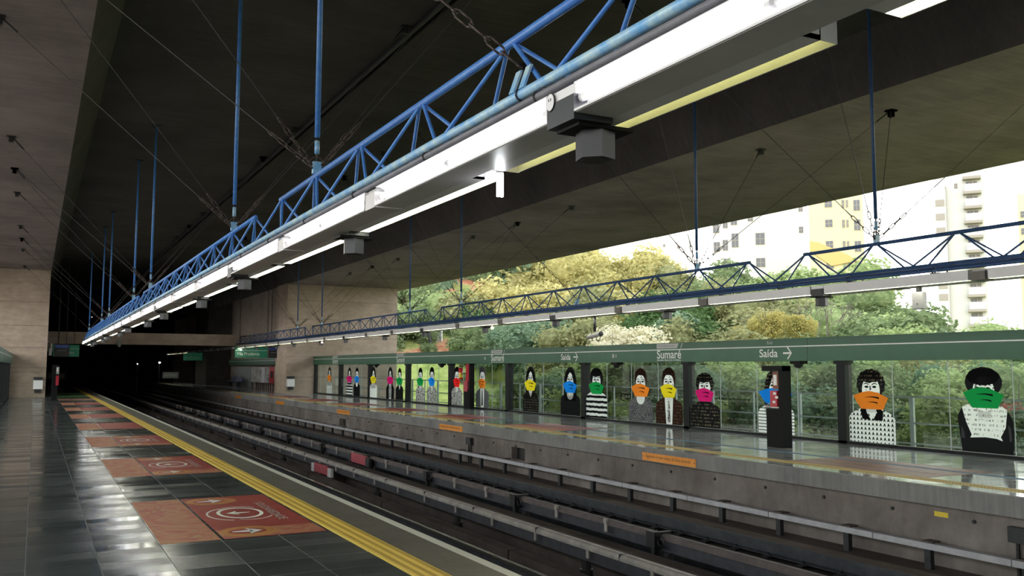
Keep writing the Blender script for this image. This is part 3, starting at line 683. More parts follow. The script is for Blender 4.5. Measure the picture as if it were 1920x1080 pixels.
# mid-span stay with clamp plates
def stay(X, y, anchor, label):
    cable((X, y, ZB+0.16), anchor, label, None, 1.5, 0.007)
    t = thing('clamp_plate', 'clamp plates on the lower chord at the end of %s' % ('the rusty chain' if X < 5 and anchor[0] < 0 else 'the right stay chain'), 'clamp', (X, y, ZB))
    for s in (-0.06, 0.06): MB().prism([(X-0.035, ZB+0.02), (X-0.02, ZB+0.02), (X+0.03, ZB+0.16), (X+0.015, ZB+0.16)], 'Y', y+s-0.03, y+s+0.03).build('plate', 'blue_paint_worn', t)
    MB().ring((X, y, ZB), 0.036, 0.006, (0, 1, 0)).build('clip', 'dark_steel', t)
stay(X1-0.17, 4.45, (-0.9, 6.7, ZS), 'rusty chain stay rising left from the left truss near the camera')
stay(X2-0.17, 19.2, (8.9, 22.5, ZC), 'dark stay chain at mid-span of the right truss')

# ---------------------------------------------------------------- fixtures
ZF0, ZF1 = 2.94, 3.09
def fixture_platform(X, y0, y1, sg, lit, label, grp):
    """tube open to the platform side; sg=-1: platform is at -X"""
    x = lambda a: X+sg*a
    t = thing('light_fixture', label, 'light fixture', (X+sg*0.12, (y0+y1)/2, ZF0), grp)
    prof = [(0.0, ZF0), (0.235, ZF0), (0.235, ZF0+0.012), (0.16, ZF0+0.035), (0.145, ZF0+0.12), (0.20, ZF1-0.004), (0.235, ZF1-0.004), (0.235, ZF1+0.002), (0.0, ZF1+0.002)]
    MB().prism([(x(a), z) for a, z in prof], 'Y', y0, y1).build('housing', 'fixture_white', t)
    MB().box(*sorted((x(0.0), x(0.225))), y0, y1, ZF0-0.002, ZF0+0.001).build('bottom_panel', 'fixture_grey', t)
    MB().box(*sorted((x(0.0), x(0.238))), y0-0.004, y0+0.004, ZF0, ZF1).build('end_plate', 'fixture_white', t)
    ym = (y0+y1)/2; mt = 'tube_lit' if lit else 'tube_off_glow'
    for a, b in ((y0+0.05, ym-0.02), (ym+0.02, y1-0.05)):
        MB().tube((x(0.200), a, ZF0+0.072), (x(0.200), b, ZF0+0.072), 0.019, 10).build('tube', mt, t, True)
        for e in ((a-0.035, a+0.02), (b-0.02, b+0.03)): MB().tube((x(0.200), e[0], ZF0+0.072), (x(0.200), e[1], ZF0+0.072), 0.023, 10).build('lamp_holder', 'fixture_white', t, True)
    return t
def fixture_track(X, y0, y1, sg, lit, label, grp):
    """recess open downwards on the track side"""
    x = lambda a: X+sg*a; tw = 0.004
    t = thing('light_fixture', label, 'light fixture', (X+sg*0.1, (y0+y1)/2, ZF0), grp)
    R = lambda a, b: sorted((x(a), x(b)))
    m = MB(); m.box(*R(0.0, 0.197), y0, y1, ZF1-0.01, ZF1); m.box(*R(0.193, 0.197), y0, y1, ZF0, ZF1-0.01)
    m.box(*R(0.0, 0.10), y0, y1, ZF0, ZF0+0.02); m.box(*R(0.095, 0.10), y0, y1, ZF0+0.02, ZF1-0.01)
    m.box(*R(0.0, 0.197), y0, y0+0.004, ZF0, ZF1); m.box(*R(0.0, 0.197), y1-0.004, y1, ZF0, ZF1)
    m.build('housing', 'fixture_white', t)
    m = MB(); m.box(*R(0.1005, 0.1015), y0+0.005, y1-0.005, ZF0+0.001, ZF1-0.012); m.box(*R(0.1005, 0.192), y0+0.005, y1-0.005, ZF1-0.013, ZF1-0.011); m.box(*R(0.191, 0.1925), y0+0.005, y1-0.005, ZF0+0.001, ZF1-0.012)
    m.build('reflector', 'reflector_cream', t)
    ym = (y0+y1)/2; mt = 'tube_lit' if lit else 'tube_off_glow'
    for a, b in ((y0+0.06, ym-0.02), (ym+0.02, y1-0.06)):
        MB().tube((x(0.147), a, ZF0+(0.05 if lit else 0.09)), (x(0.147), b, ZF0+(0.05 if lit else 0.09)), 0.019, 10).build('tube', mt, t, True)
    return t
def hexspk(X, y, ybox, lab, grp, x0, x1):
    t = thing('loudspeaker', lab, 'loudspeaker', (X, y, ZF0-0.27), grp)
    MB().box(x0, x1, ybox-0.135, ybox+0.135, ZF0-0.035, ZF1-0.055).build('junction_box', 'speaker_grey', t)
    MB().box(x0+0.01, x1-0.01, ybox-0.135, ybox+0.135, ZF1-0.055, ZF1).build('cover_plate', 'fixture_white', t)
    MB().box(X-0.17, X+0.17, y-0.11, y+0.11, ZF0-0.055, ZF0-0.035).build('mounting_plate', 'kiosk_black', t)
    MB().prism([(X+0.105*math.cos(PI/3*i+0.3), y+0.105*math.sin(PI/3*i+0.3)) for i in range(6)], 'Z', ZF0-0.20, ZF0-0.055).build('hexagonal_body', 'speaker_grey', t)
    MB().prism([(X+0.08*math.cos(PI/3*i+0.3), y+0.08*math.sin(PI/3*i+0.3)) for i in range(6)], 'Z', ZF0-0.203, ZF0-0.199).build('grille', 'black', t)
def row_jb(x0, x1, y, grp, lab):
    t = thing('junction_box', lab, 'junction box', ((x0+x1)/2, y, ZF0), grp)
    MB().box(x0, x1, y-0.11, y+0.11, ZF0-0.008, ZF1-0.03).build('box', 'fixture_grey' if x0 < 8 else 'junction_brown', t)
    MB().box(x0+0.02, x1-0.02, y-0.10, y+0.10, ZF1-0.03, ZF1).build('lid', 'pale_grey_metal', t)
for X, sg, side, pst, tst, pitch, offs in ((X1, -1, 'left', 4.04, 5.47, 3.0, (3.9, 8.37)), (X2, 1, 'right', 13.0, 11.44, 3.03, (16.1, 11.27))):
    k0 = -4 if side == 'left' else -7
    for k in range(k0, 20):
        y = pst+pitch*k
        if y > (57.5 if side == 'left' else 60.5) or y < -9: continue
        lit = not (side == 'left' and k in (30,))
        if side == 'left' and k in (0, 1): lab = ['glowing fluorescent fixture on the platform side of the left truss, right of the near hexagonal speaker'][0] if False else None
        fixture_platform(X, y, min(y+pitch-0.27, 63.2), sg, lit, 'fluorescent fixture on the platform side of the %s truss' % side, 'platform-side fixtures of the %s truss' % side)
        gy = y-0.135
        spk = abs(((gy-offs[0])/9.0)-round((gy-offs[0])/9.0)) < 0.12
        a, b = sorted((X, X+sg*0.235))
        if spk: hexspk(X+sg*0.10+ (0.08 if side == 'left' else 0), gy, gy, 'dark hexagonal loudspeaker under the %s truss' % side if gy > 6 or side == 'right' or gy < 0 else 'large dark hexagonal loudspeaker hanging nearest the camera', 'hexagonal loudspeakers of the %s truss' % side if gy > 6 or side == 'right' or gy < 0 else None, a, b)
        else: row_jb(a, b, gy, 'junction boxes of the %s truss' % side, 'small grey junction box between fixtures of the %s truss' % side)
    for k in range(k0, 20):
        y = tst+pitch*k
        if y > (57.5 if side == 'left' else 60.5) or y < -9: continue
        lit = not (side == 'left' and k == -1)
        fixture_track(X, y, min(y+pitch-0.30, 63.2), -sg, lit, ('fluorescent fixture on the track side of the %s truss' % side) if lit else 'unlit fixture with added faint glow and cream reflector on the track side of the left truss', ('track-side fixtures of the %s truss' % side) if lit else None)
        gy = y-0.15; a, b = sorted((X, X-sg*0.197))
        spk = abs(((gy-offs[1])/9.0)-round((gy-offs[1])/9.0)) < 0.12
        if side == 'left' and k == 0:
            t = thing('compact_lamp', 'bare twin-tube compact lamp glowing under the left truss', 'lamp', (X+0.14, gy, ZF0-0.16))
            MB().box(a, b, gy-0.155, gy+0.155, ZF1-0.03, ZF1).build('tray', 'fixture_grey', t)
            MB().tube((X+0.14, gy, ZF0+0.02), (X+0.14, gy, ZF1-0.03), 0.025, 10).build('base', 'fixture_white', t)
            for s in (-0.014, 0.014): MB().tube((X+0.14+s, gy, ZF0-0.14), (X+0.14+s, gy, ZF0+0.02), 0.011, 8).build('glowing_tube', 'compact_lit', t, True)
        elif spk: hexspk(X-sg*0.09, gy, gy, 'dark hexagonal loudspeaker under the %s truss' % side, 'hexagonal loudspeakers of the %s truss' % side, a, b)
        elif side == 'right': row_jb(a, b, gy, 'junction boxes of the %s truss' % side, 'small grey junction box between fixtures of the %s truss' % side)
    # conduit and hangers
    t = thing('conduit_pipe', 'long grey conduit pipe running along the %s lighting fixtures' % side, 'pipe', (X, 20, ZF1))
    MB().tube((X-0.20, -8, ZF1+0.045), (X-0.20, 57, ZF1+0.045), 0.024, 8).build('pipe', 'conduit_grey' if side == 'left' else 'blue_paint_shaded', t, True)
    for j in range(40):
        y = -7+1.6*j
        if y > 57: break
        m = MB(); m.box(X-0.19, X+0.19, y-0.05, y+0.05, ZF1, ZF1+0.018); m.tube((X-0.13, y, ZF1), (X-0.17, y, ZB), 0.012, 5); m.tube((X+0.13, y, ZF1), (X+0.17, y, ZB), 0.012, 5); m.ring((X-0.20, y, ZF1+0.045), 0.03, 0.006, (0, 1, 0), 8, 4)
        m.build('hanger_bracket', 'dark_steel', t)
# far continuing fixtures of the right platform
for k in range(12):
    y = 65+2.9*k
    ft = (fixture_platform if k < 7 else fixture_track)(X2, y, y+2.5, 1 if k < 7 else -1, True, 'lit fixture beyond the right pier', 'fixtures beyond the right pier')
    for q in (0.4, 2.1): MB().tube((X2-0.05, y+q, ZF1-0.01), (X2-0.05, y+q, ZC), 0.012, 6).build('hanger', 'dark_steel', ft)
def ordinal_labels():
    W = ['nearest', 'second nearest', 'third nearest', 'fourth nearest', 'fifth nearest', 'sixth nearest', 'seventh nearest', 'eighth nearest', 'ninth nearest', 'tenth nearest']
    D = {}
    for o in C.objects:
        if o.parent is None and o.get('group') and o.name.split('.')[0] in ('light_fixture', 'junction_box', 'loudspeaker', 'hanger_rod', 'brace_cable'): D.setdefault((o.name.split('.')[0], o['group']), []).append(o)
    for (nm, g_), L in D.items():
        L.sort(key=lambda o: o.location.y); side = 'left' if 'left' in g_ else 'right'
        # the first one inside the frame: the frame's right edge runs at this slope
        k_ = 0.96 if side == 'left' else 0.62
        base = L[0]['label']; i = 0
        for o in L:
            lim = {'left': 1.0, 'right': 7.2}[side] if nm != 'hanger_rod' else {'left': 5.0, 'right': 8.0}[side]
            if 'beyond' in g_: o['label'] = base + (', %s the camera' % (W[i]+' to') if i < 6 else ', deepest in the tunnel'); i += 1; continue
            if o.location.y < lim: o['label'] = base + ', outside the frame beside the camera'; continue
            o['label'] = base + (', %s to the camera' % W[i] if i < 10 else ', in the distant run'); i += 1
ordinal_labels()
# marks stuck on the near fixture: round sticker with a doodled face
DX, DY, DZ = 0.010, 4.0, 0
t = thing('doodle_sticker', 'white round sticker with a doodled face beside the near speaker box', 'sticker', (X1-0.238, 4.0, 3.045))
MB().prism([(4.0+0.045*math.cos(i*PI/9), 3.045+0.05*math.sin(i*PI/9)) for i in range(18)], 'X', X1-0.2405, X1-0.2375).build('outline', 'black', t)
MB().prism([(4.0+0.040*math.cos(i*PI/9), 3.045+0.045*math.sin(i*PI/9)) for i in range(18)], 'X', X1-0.2412, X1-0.2404).build('face', 'fixture_white', t)
for s in (-0.008, 0.012): MB().box(X1-0.2418, X1-0.2411, 4.0+s-0.004, 4.0+s+0.004, 3.05, 3.066).build('eye', 'black', t)

# control box and camera hanging under the right truss
t = thing('control_box', 'grey box hanging on a short arm under the right truss', 'box', (X2, 9.40, 2.60))
MB().box(X2-0.03, X2+0.03, 9.37, 9.43, 2.80, ZF0).build('arm', 'dark_steel', t)
MB().box(X2-0.05, X2+0.05, 9.30, 9.50, 2.58, 2.85).build('case', 'pale_grey_metal', t, bevel=0.01)
MB().tube((X2-0.055, 9.40, 2.66), (X2-0.048, 9.40, 2.66), 0.012, 8).build('knob', 'dark_steel', t)
t = thing('bullet_camera', 'bullet security camera hanging from the middle of the right truss', 'security camera', (X2, 18.65, 2.4))
MB().tube((X2, 18.65, 2.55), (X2, 18.65, ZF0), 0.035, 10).build('drop_pole', 'dark_steel', t, True)
MB().tube((X2, 18.95, 2.42), (X2, 18.38, 2.49), 0.055, 12).build('camera_body', 'pale_grey_metal', t, True)
MB().tube((X2, 18.39, 2.489), (X2, 18.36, 2.493), 0.062, 12).build('rear_cap', 'dark_steel', t, True)
MB().ring((X2, 18.5, 2.40), 0.09, 0.010, (1, 0, 0)).build('cable_loop', 'black', t, True)
for k, (X, y, z, mt, lb) in enumerate(((X2, 24.3, 2.87, 'lamp_warm', 'small glowing warm lamp under the middle of the right truss'), (X2, 42.6, 2.87, 'lamp_warm', 'small orange glowing lamp under the right truss near the pier'), (X2, 62.0, 2.85, 'lamp_white', 'bright lamp beside the hanging green sign near the right pier'))):
    t = thing('spot_lamp', lb, 'lamp', (X, y, z-0.06)); MB().tube((X, y, z), (X, y, ZF0), 0.03, 8).build('base', 'fixture_grey', t); MB().dome((X, y, z), 0.05, -1, 10, 4).build('bulb', mt, t, True)

# ================================================================== TRACKS
YT = (-4.0, 125.0)
def rail(X, label, head='rail_head', fast=False):
    t = thing('running_rail', label, 'rail', (X, 40, -1.27))
    MB().prism([(X-0.07, -1.27), (X+0.07, -1.27), (X+0.07, -1.255), (X+0.012, -1.235), (X+0.012, -1.11), (X-0.012, -1.11), (X-0.012, -1.235), (X-0.07, -1.255)], 'Y', *YT).build('web', 'rail_web', t)
    MB().prism([(X-0.036, -1.11), (X+0.036, -1.11), (X+0.036, -1.065), (X+0.03, -1.06), (X-0.03, -1.06), (X-0.036, -1.065)], 'Y', *YT).build('head', head, t)
    if fast:
        for k in range(60):
            y = 3.6+0.72*k
            m = MB(); m.box(X-0.20, X-0.06, y-0.07, y+0.07, -1.30, -1.265); m.ring((X-0.11, y, -1.25), 0.035, 0.012, (0, 1, 0), 8, 4); m.box(X+0.06, X+0.18, y-0.07, y+0.07, -1.30, -1.265)
            m.build('fastener', 'black', t)
    return t
rail(4.43, 'running rail of the left track, beside the left platform', 'rail_head')
rail(6.03, 'shiny right-hand rail of the left track', 'rail_head_shiny')
rail(8.76, 'left-hand rail of the right track', 'rail_head', False)
rail(10.36, 'bluish running rail of the right track, nearest the right platform wall', 'rail_web', True)
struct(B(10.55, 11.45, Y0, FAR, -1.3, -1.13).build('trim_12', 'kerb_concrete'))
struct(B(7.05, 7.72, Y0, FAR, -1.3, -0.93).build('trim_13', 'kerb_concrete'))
m = MB(); y = Y0
for L_ in [20.5]+[5.5]*22:
    m.box(6.28, 6.47, y, y+L_-0.06, -1.3, -1.03); y += L_
    if y > FAR: break
tag(m.build('cable_duct', 'kerb_concrete'), 'brown sectioned duct cover lying right of the shiny rail', 'duct')
# third rails
def third(X, sg, cov, label):
    t = thing('third_rail', label, 'third rail', (X, 40, -1.3))
    MB().prism([(X-0.085, -0.77), (X-0.085, -0.735), (X-0.06, -0.70), (X-0.03, -0.69), (X+0.03, -0.69), (X+0.06, -0.70), (X+0.085, -0.735), (X+0.085, -0.77)], 'Y', *YT).build('cover', cov, t)
    MB().box(X-0.035, X+0.035, *YT, -0.93, -0.77).build('conductor', 'third_web', t)
    return t
t = third(6.70, -1, 'third_cover', 'pale covered third rail beside the left track')
for k in range(30):
    y = 8.9+1.42*k
    B(6.60, 6.615, y-0.03, y+0.03, -0.87, -0.76).build('clip', 'third_cover', t)
for k in range(22):
    y = 9.6+2.15*k; B(6.612, 6.788, y-0.006, y+0.006, -0.775, -0.686).build('splice', 'third_web', t)
for k in range(14):
    y = 6.3+4.2*k
    m = MB(); m.box(6.66, 6.74, y-0.06, y+0.06, -1.3, -0.93); m.tube((6.70, y, -1.3), (6.70, y, -1.05), 0.09, 10); m.build('insulator', 'black', t)
t = third(8.02, 1, 'third_cover_brown', 'brown covered third rail with clamps beside the right track')
kk = 0
for k in range(12):
    y = 10.6+4.2*k
    m = MB(); m.box(7.84, 7.93, y-0.10, y+0.10, -0.88, -0.66); m.box(7.88, 7.96, y-0.04, y+0.04, -1.25, -0.66); m.box(7.86, 8.12, y-0.12, y-0.07, -0.72, -0.66); m.tube((8.0, y-0.22, -1.3), (8.0, y-0.22, -0.93), 0.07, 10)
    m.ring((7.90, y-0.16, -0.78), 0.07, 0.014, (1, 0, 0), 10, 4); m.build('support_bracket', 'black', t)
    for dy in (1.25, 2.75):
        m = MB(); m.box(7.915, 7.935, y+dy-0.035, y+dy+0.035, -0.87, -0.72); m.box(7.90, 7.94, y+dy-0.04, y+dy+0.04, -0.74, -0.67); m.tube((7.925, y+dy-0.05, -0.70), (7.925, y+dy+0.05, -0.70), 0.02, 6)
        m.build('clamp', 'third_cover', t)
for k, (x, y0_, y1_, z0, z1, lb) in enumerate(((7.80, 23.0, 24.2, -0.92, -0.68, 'red board on the brown third rail, the upper of the two'), (6.52, 22.1, 23.3, -1.02, -0.80, 'red board hanging under the pale third rail'))):
    t = thing('red_board', lb, 'warning board', (x, (y0_+y1_)/2, z0))
    MB().box(x, x+0.06, y0_, y1_, z0, z1).build('board', 'red_board', t); MB().box(x-0.005, x+0.065, y0_-0.3, y0_-0.02, z0-0.02, z1-0.03).build('end_block', 'fixture_grey' if k else 'dark_steel', t)
    MB().box(x-0.005, x+0.065, y1_+0.02, y1_+0.25, z0-0.02, z1-0.03).build('end_block', 'fixture_grey' if k else 'dark_steel', t)
# guide rail on the right track wall
t = thing('guide_rail', 'pale grey cable guide rail on posts along the right track wall', 'rail', (11.12, 40, -1.3))
MB().box(11.08, 11.19, YT[0], YT[1], -0.85, -0.765).build('beam', 'guide_grey', t)
for k in range(45):
    y = 5.75+1.43*k
    m = MB(); m.box(11.12, 11.20, y-0.05, y+0.05, -1.13, -0.85); m.build('post', 'dark_steel', t)
    B(11.12, 11.30, y-0.09, y+0.09, -0.765, -0.745).build('clamp_plate', 'rusty_chain', t)
for k in range(24):
    y = 5.2+2.15*k; B(11.078, 11.192, y-0.005, y+0.005, -0.852, -0.763).build('splice', 'dark_steel', t)
# fittings on the wall
for y in (24.2, 7.4):
    t = thing('cable_box', 'dark cable box with downpipes on the track wall, %s' % ('in mid distance' if y > 20 else 'at the right edge'), 'box', (11.40, y, -1.1))
    B(11.34, 11.45, y-0.16, y+0.16, -0.60, -0.40).build('case', 'dark_steel', t)
    for s in (-0.08, 0.06): MB().tube((11.40, y+s, -1.13), (11.40, y+s, -0.60), 0.025, 8).build('downpipe', 'black', t)
for k in range(24):
    y = 8.1+1.33*k
    tag(MB().tube((11.43, y, -0.43), (11.455, y, -0.43), 0.028, 8).build('form_tie_hole', 'black'), 'small dark tie hole near the top of the track wall', 'hole', 'tie holes in the track wall')
tag(B(11.445, 11.452, 8.5, 8.72, -0.44, -0.37).build('tape_patch', 'yellow_label'), 'pale yellow tape patch on the track wall at right', 'tape')
# orange warning plates
for k, y in enumerate((15.45, 26.1, 36.9, 47.7, 58.5)):
    y = y*XR/11.2*0.995
    t = thing('warning_plate', 'orange warning plate with dark lettering on the right platform edge, %s' % ['the nearest', 'second from the right', 'third from the right', 'fourth from the right', 'the farthest'][k], 'sign', (XR-0.01, y-0.8, -0.24))
    B(XR-0.012, XR, y-1.72, y, -0.245, -0.085).build('plate', 'orange_plate', t)
    text('lettering', 'Aguarde o trem antes da faixa amarela', 1.45, 0.085, 'letter_brown', t, (XR-0.0135, y-0.12, -0.20), RY, UZ)
    for yy in (y-0.04, y-1.68): MB().tube((XR-0.016, yy, -0.165), (XR-0.012, yy, -0.165), 0.012, 6).build('screw', 'black', t)

# ================================================================== PORTRAIT DECALS
def figure(cy, wd, top, mask, cloth, hair, label, opts={}):
    H = top; LX = GR-0.010
    t = thing('portrait_decal', label, 'wall decal', (LX, cy, 0.06))
    layer = [0]
    def poly(name, pts, mat):
        layer[0] += 1; x = LX-0.0015*layer[0]
        vs = [(x, cy-uu*wd, 0.07+vv*(H-0.07)) for uu, vv in pts]
        MB().add(vs, [tuple(range(len(vs)))]).build(name, mat, t)
    def ell(cu, cv, ru, rv, n=28, a0=0, a1=2*PI, wob=0, ph=0):
        return [(cu+ru*math.cos(a0+(a1-a0)*i/n)*(1+wob*math.sin(i*2.6+ph)), cv+rv*math.sin(a0+(a1-a0)*i/n)*(1+wob*math.sin(i*2.6+ph))) for i in range(n)]
    hm = opts.get('hairmat', 'film_black')
    sh = opts.get('shoulder', 0.34); nk = opts.get('neck', 'scoop'); cx_, cz_ = 0.0, 0.68
    long_ = [(-0.30, 0.30), (-0.33, 0.55), (-0.30, 0.78), (-0.22, 0.92), (-0.10, 0.985), (0.0, 1.0), (0.10, 0.985), (0.22, 0.92), (0.30, 0.78), (0.33, 0.55), (0.30, 0.30)]
    short_ = [(-0.20, 0.60), (-0.26, 0.80), (-0.21, 0.93), (-0.10, 0.985), (0.0, 1.0), (0.10, 0.985), (0.21, 0.93), (0.26, 0.80), (0.20, 0.60)]
    outer = long_ if hair == 'long' else ell(0, 0.78, 0.31, 0.205, 34, wob=0.045) if hair == 'curly' else ell(0, 0.815, 0.33, 0.18, 30, wob=0.015) if hair == 'afro' else short_
    inner = [(-0.115, 0.40), (-0.12, 0.52)]+[(-0.195*math.cos(q), 0.70+0.185*math.sin(q)) for q in [(-0.9+i*(PI+1.8)/16) for i in range(17)]]+[(0.12, 0.52), (0.115, 0.40)]
    def ray(poly_, th):
        dx, dz = math.cos(th), math.sin(th); best = 0.0
        for (x1, z1), (x2, z2) in zip(poly_, poly_[1:]+poly_[:1]):
            ex, ez = x2-x1, z2-z1; den = dx*ez-dz*ex
            if abs(den) < 1e-9: continue
            tt = ((x1-cx_)*ez-(z1-cz_)*ex)/den; ss = ((x1-cx_)*dz-(z1-cz_)*dx)/den
            if tt > 0 and -1e-6 <= ss <= 1+1e-6: best = max(best, tt)
        return best
    def put(name, pts, faces, mat):
        layer[0] += 1; x = LX-0.0015*layer[0]
        return MB().add([(x, cy-a_*wd, 0.07+b_*(H-0.07)) for a_, b_ in pts], faces).build(name, mat, t)
    N_ = 96; pts = []; fcs = []
    for i in range(N_):
        th = 2*PI*i/N_; ri = ray(inner, th); ro = max(ray(outer, th), ri)
        pts += [(cx_+ri*math.cos(th), cz_+ri*math.sin(th)), (cx_+ro*math.cos(th), cz_+ro*math.sin(th))]
    for i in range(N_):
        j = (i+1) % N_; th = 2*PI*i/N_
        if math.hypot(pts[2*i+1][0]-pts[2*i][0], pts[2*i+1][1]-pts[2*i][1])+math.hypot(pts[2*j+1][0]-pts[2*j][0], pts[2*j+1][1]-pts[2*j][1]) > 1e-4: fcs.append((2*i, 2*i+1, 2*j+1, 2*j))
    put('hair', pts, fcs, hm)
    put('face', [(cx_, cz_)]+[pts[2*i] for i in range(N_)], [(0, i+1, (i+1) % N_+1) for i in range(N_)], 'film_face' if opts.get('dapple', True) else 'film_white')
    notch = {'scoop': [(-0.17*math.cos(i*PI/10), sh+0.10-0.12*math.sin(i*PI/10)) for i in range(11)], 'v': [(-0.14, sh+0.14), (0.01, sh-0.03), (0.14, sh+0.14)],
             'turtle': [(-0.12, sh+0.15), (0.12, sh+0.15)], 'none': [(-0.10, sh+0.17), (0.0, sh+0.14), (0.10, sh+0.17)]}.get(nk)
    L_ = [(-0.5, 0), (-0.5, sh-0.02), (-0.46, sh+0.035), (-0.32, sh+0.085), (-0.18, sh+0.13)]; R_ = [(-p_[0], p_[1]) for p_ in L_[::-1]]
    if nk == 'suit':
        poly('clothing', L_+[(-0.15, sh+0.10), (-0.10, 0.0)], cloth); poly('clothing', [(0.12, 0.0), (0.16, sh+0.10)]+R_, cloth)
        poly('shirt', [(-0.10, 0.0), (-0.15, sh+0.10), (-0.12, sh+0.19), (0.12, sh+0.19), (0.16, sh+0.10), (0.12, 0.0)], opts.get('shirt', 'film_white'))
        poly('tie', [(-0.03, sh+0.06), (-0.06, 0.06), (0.0, 0.02), (0.06, 0.06), (0.03, sh+0.06)], opts.get('tie', 'film_black'))
    elif nk == 'vest':
        wt = [(0.31, 0.145), (0.27, 0.19), (0.36, 0.30), (0.40, 0.50), (0.30, 0.545), (0.20, 0.56)]
        poly('white_top', [(-0.27, 0.165), (-0.24, 0.20), (-0.34, 0.36), (-0.40, 0.52), (-0.30, 0.555), (-0.18, 0.56), (-0.12, 0.50), (0.0, 0.475), (0.12, 0.50), (0.18, 0.56)]+wt[::-1][1:]+[(0.20, 0.17), (0.0, 0.18)], 'film_dotted_white')
        poly('left_arm', [(-0.42, 0.0), (-0.47, 0.30), (-0.48, 0.42), (-0.40, 0.52), (-0.34, 0.36), (-0.24, 0.20), (-0.27, 0.165), (0.0, 0.18), (0.0, 0.0)], 'film_black')
        poly('right_arm', [(0.0, 0.0), (0.0, 0.18), (0.20, 0.17), (0.31, 0.145), (0.27, 0.19), (0.36, 0.30), (0.40, 0.50), (0.49, 0.38), (0.50, 0.25), (0.47, 0.0)], 'film_black')
        poly('arm_highlight', [(-0.43, 0.16), (-0.42, 0.30), (-0.37, 0.22), (-0.36, 0.15)], 'film_grey'); poly('arm_highlight', [(0.42, 0.14), (0.40, 0.34), (0.45, 0.30), (0.46, 0.16)], 'film_grey')
    else:
        poly('clothing', L_+notch+R_, cloth)
        if nk in ('scoop', 'v'): poly('neck', [notch[0]]+notch[1:-1]+[notch[-1], (0.115, sh+0.20), (-0.115, sh+0.20)], 'film_white')
    if opts.get('collar'):
        poly('collar', [(-0.13, 0.50), (-0.24, 0.43), (-0.20, 0.31), (-0.01, 0.30), (-0.10, 0.40)], 'film_black'); poly('collar', [(0.13, 0.50), (0.26, 0.42), (0.24, 0.30), (0.03, 0.30), (0.12, 0.40)], 'film_black')
    if hair == 'long': poly('fringe', [(-0.20, 0.66), (-0.23, 0.82), (-0.12, 0.93), (0.02, 0.90), (-0.09, 0.84), (-0.15, 0.74)], hm); poly('fringe', [(0.20, 0.62), (0.235, 0.80), (0.13, 0.93), (0.0, 0.90), (0.10, 0.84), (0.16, 0.72)], hm)
    elif hair == 'curly': poly('fringe', ell(-0.02, 0.885, 0.24, 0.085, 20, wob=0.10, ph=1), hm)
    elif hair == 'afro': poly('fringe', ell(0.0, 0.88, 0.29, 0.10, 20, wob=0.02), hm)
    else: poly('fringe', [(-0.22, 0.80), (-0.16, 0.85), (-0.05, 0.865), (0.08, 0.86), (0.18, 0.83), (0.22, 0.78), (0.20, 0.93), (0.10, 0.98), (-0.10, 0.98), (-0.21, 0.92)], hm)
    for s in (-1, 1):
        poly('eye', ell(s*0.085, 0.745, 0.045, 0.016, 10), 'film_black')
        poly('eyebrow', [(s*0.035, 0.782), (s*0.09, 0.802), (s*0.145, 0.786), (s*0.145, 0.776), (s*0.09, 0.788), (s*0.035, 0.768)], 'film_black')
    poly('nose', [(-0.015, 0.76), (0.012, 0.76), (0.022, 0.705), (-0.02, 0.70)], 'film_grey')
    mw = opts.get('mw', 0.74); tl = opts.get('mt', 0.02)
    layer[0] += 1; x = LX-0.0015*layer[0]
    mz = opts.get('mz', 0.585)
    mp_ = [(-0.5, 0.46), (-0.26, 0.84), (-0.04, 1.0), (0.20, 0.84), (0.5, 0.30), (0.43, -0.25), (0.35, -0.95), (-0.28, -0.95), (-0.40, -0.25)]
    vs = [(x, cy-a*mw*wd, 0.07+(mz+b*0.125)*(H-0.07)) for a, b in mp_]
    mo = MB().add(vs, [tuple(range(len(vs)))]).build('face_mask', 'mask_'+mask, t)
    for (a0, a1, b0, th) in ((-0.16, 0.24, 0.32, 0.20), (-0.08, 0.20, -0.22, 0.16)):
        n = 8; up_ = []; lo = []
        for i in range(n+1):
            q = i/n; aa = a0+(a1-a0)*q; bb = b0+0.12*math.sin(q*PI*0.8)-0.14*q; w_ = th*(0.15+0.85*q)
            up_.append((aa, bb+w_/2)); lo.append((aa, bb-w_/2))
        pts = up_+lo[::-1]; xx = x-0.002
        MB().add([(xx, cy-a*mw*wd, 0.07+(mz+b*0.125)*(H-0.07)) for a, b in pts], [tuple(range(len(pts)))]).build('mask_stroke', 'film_black', mo)
    return t
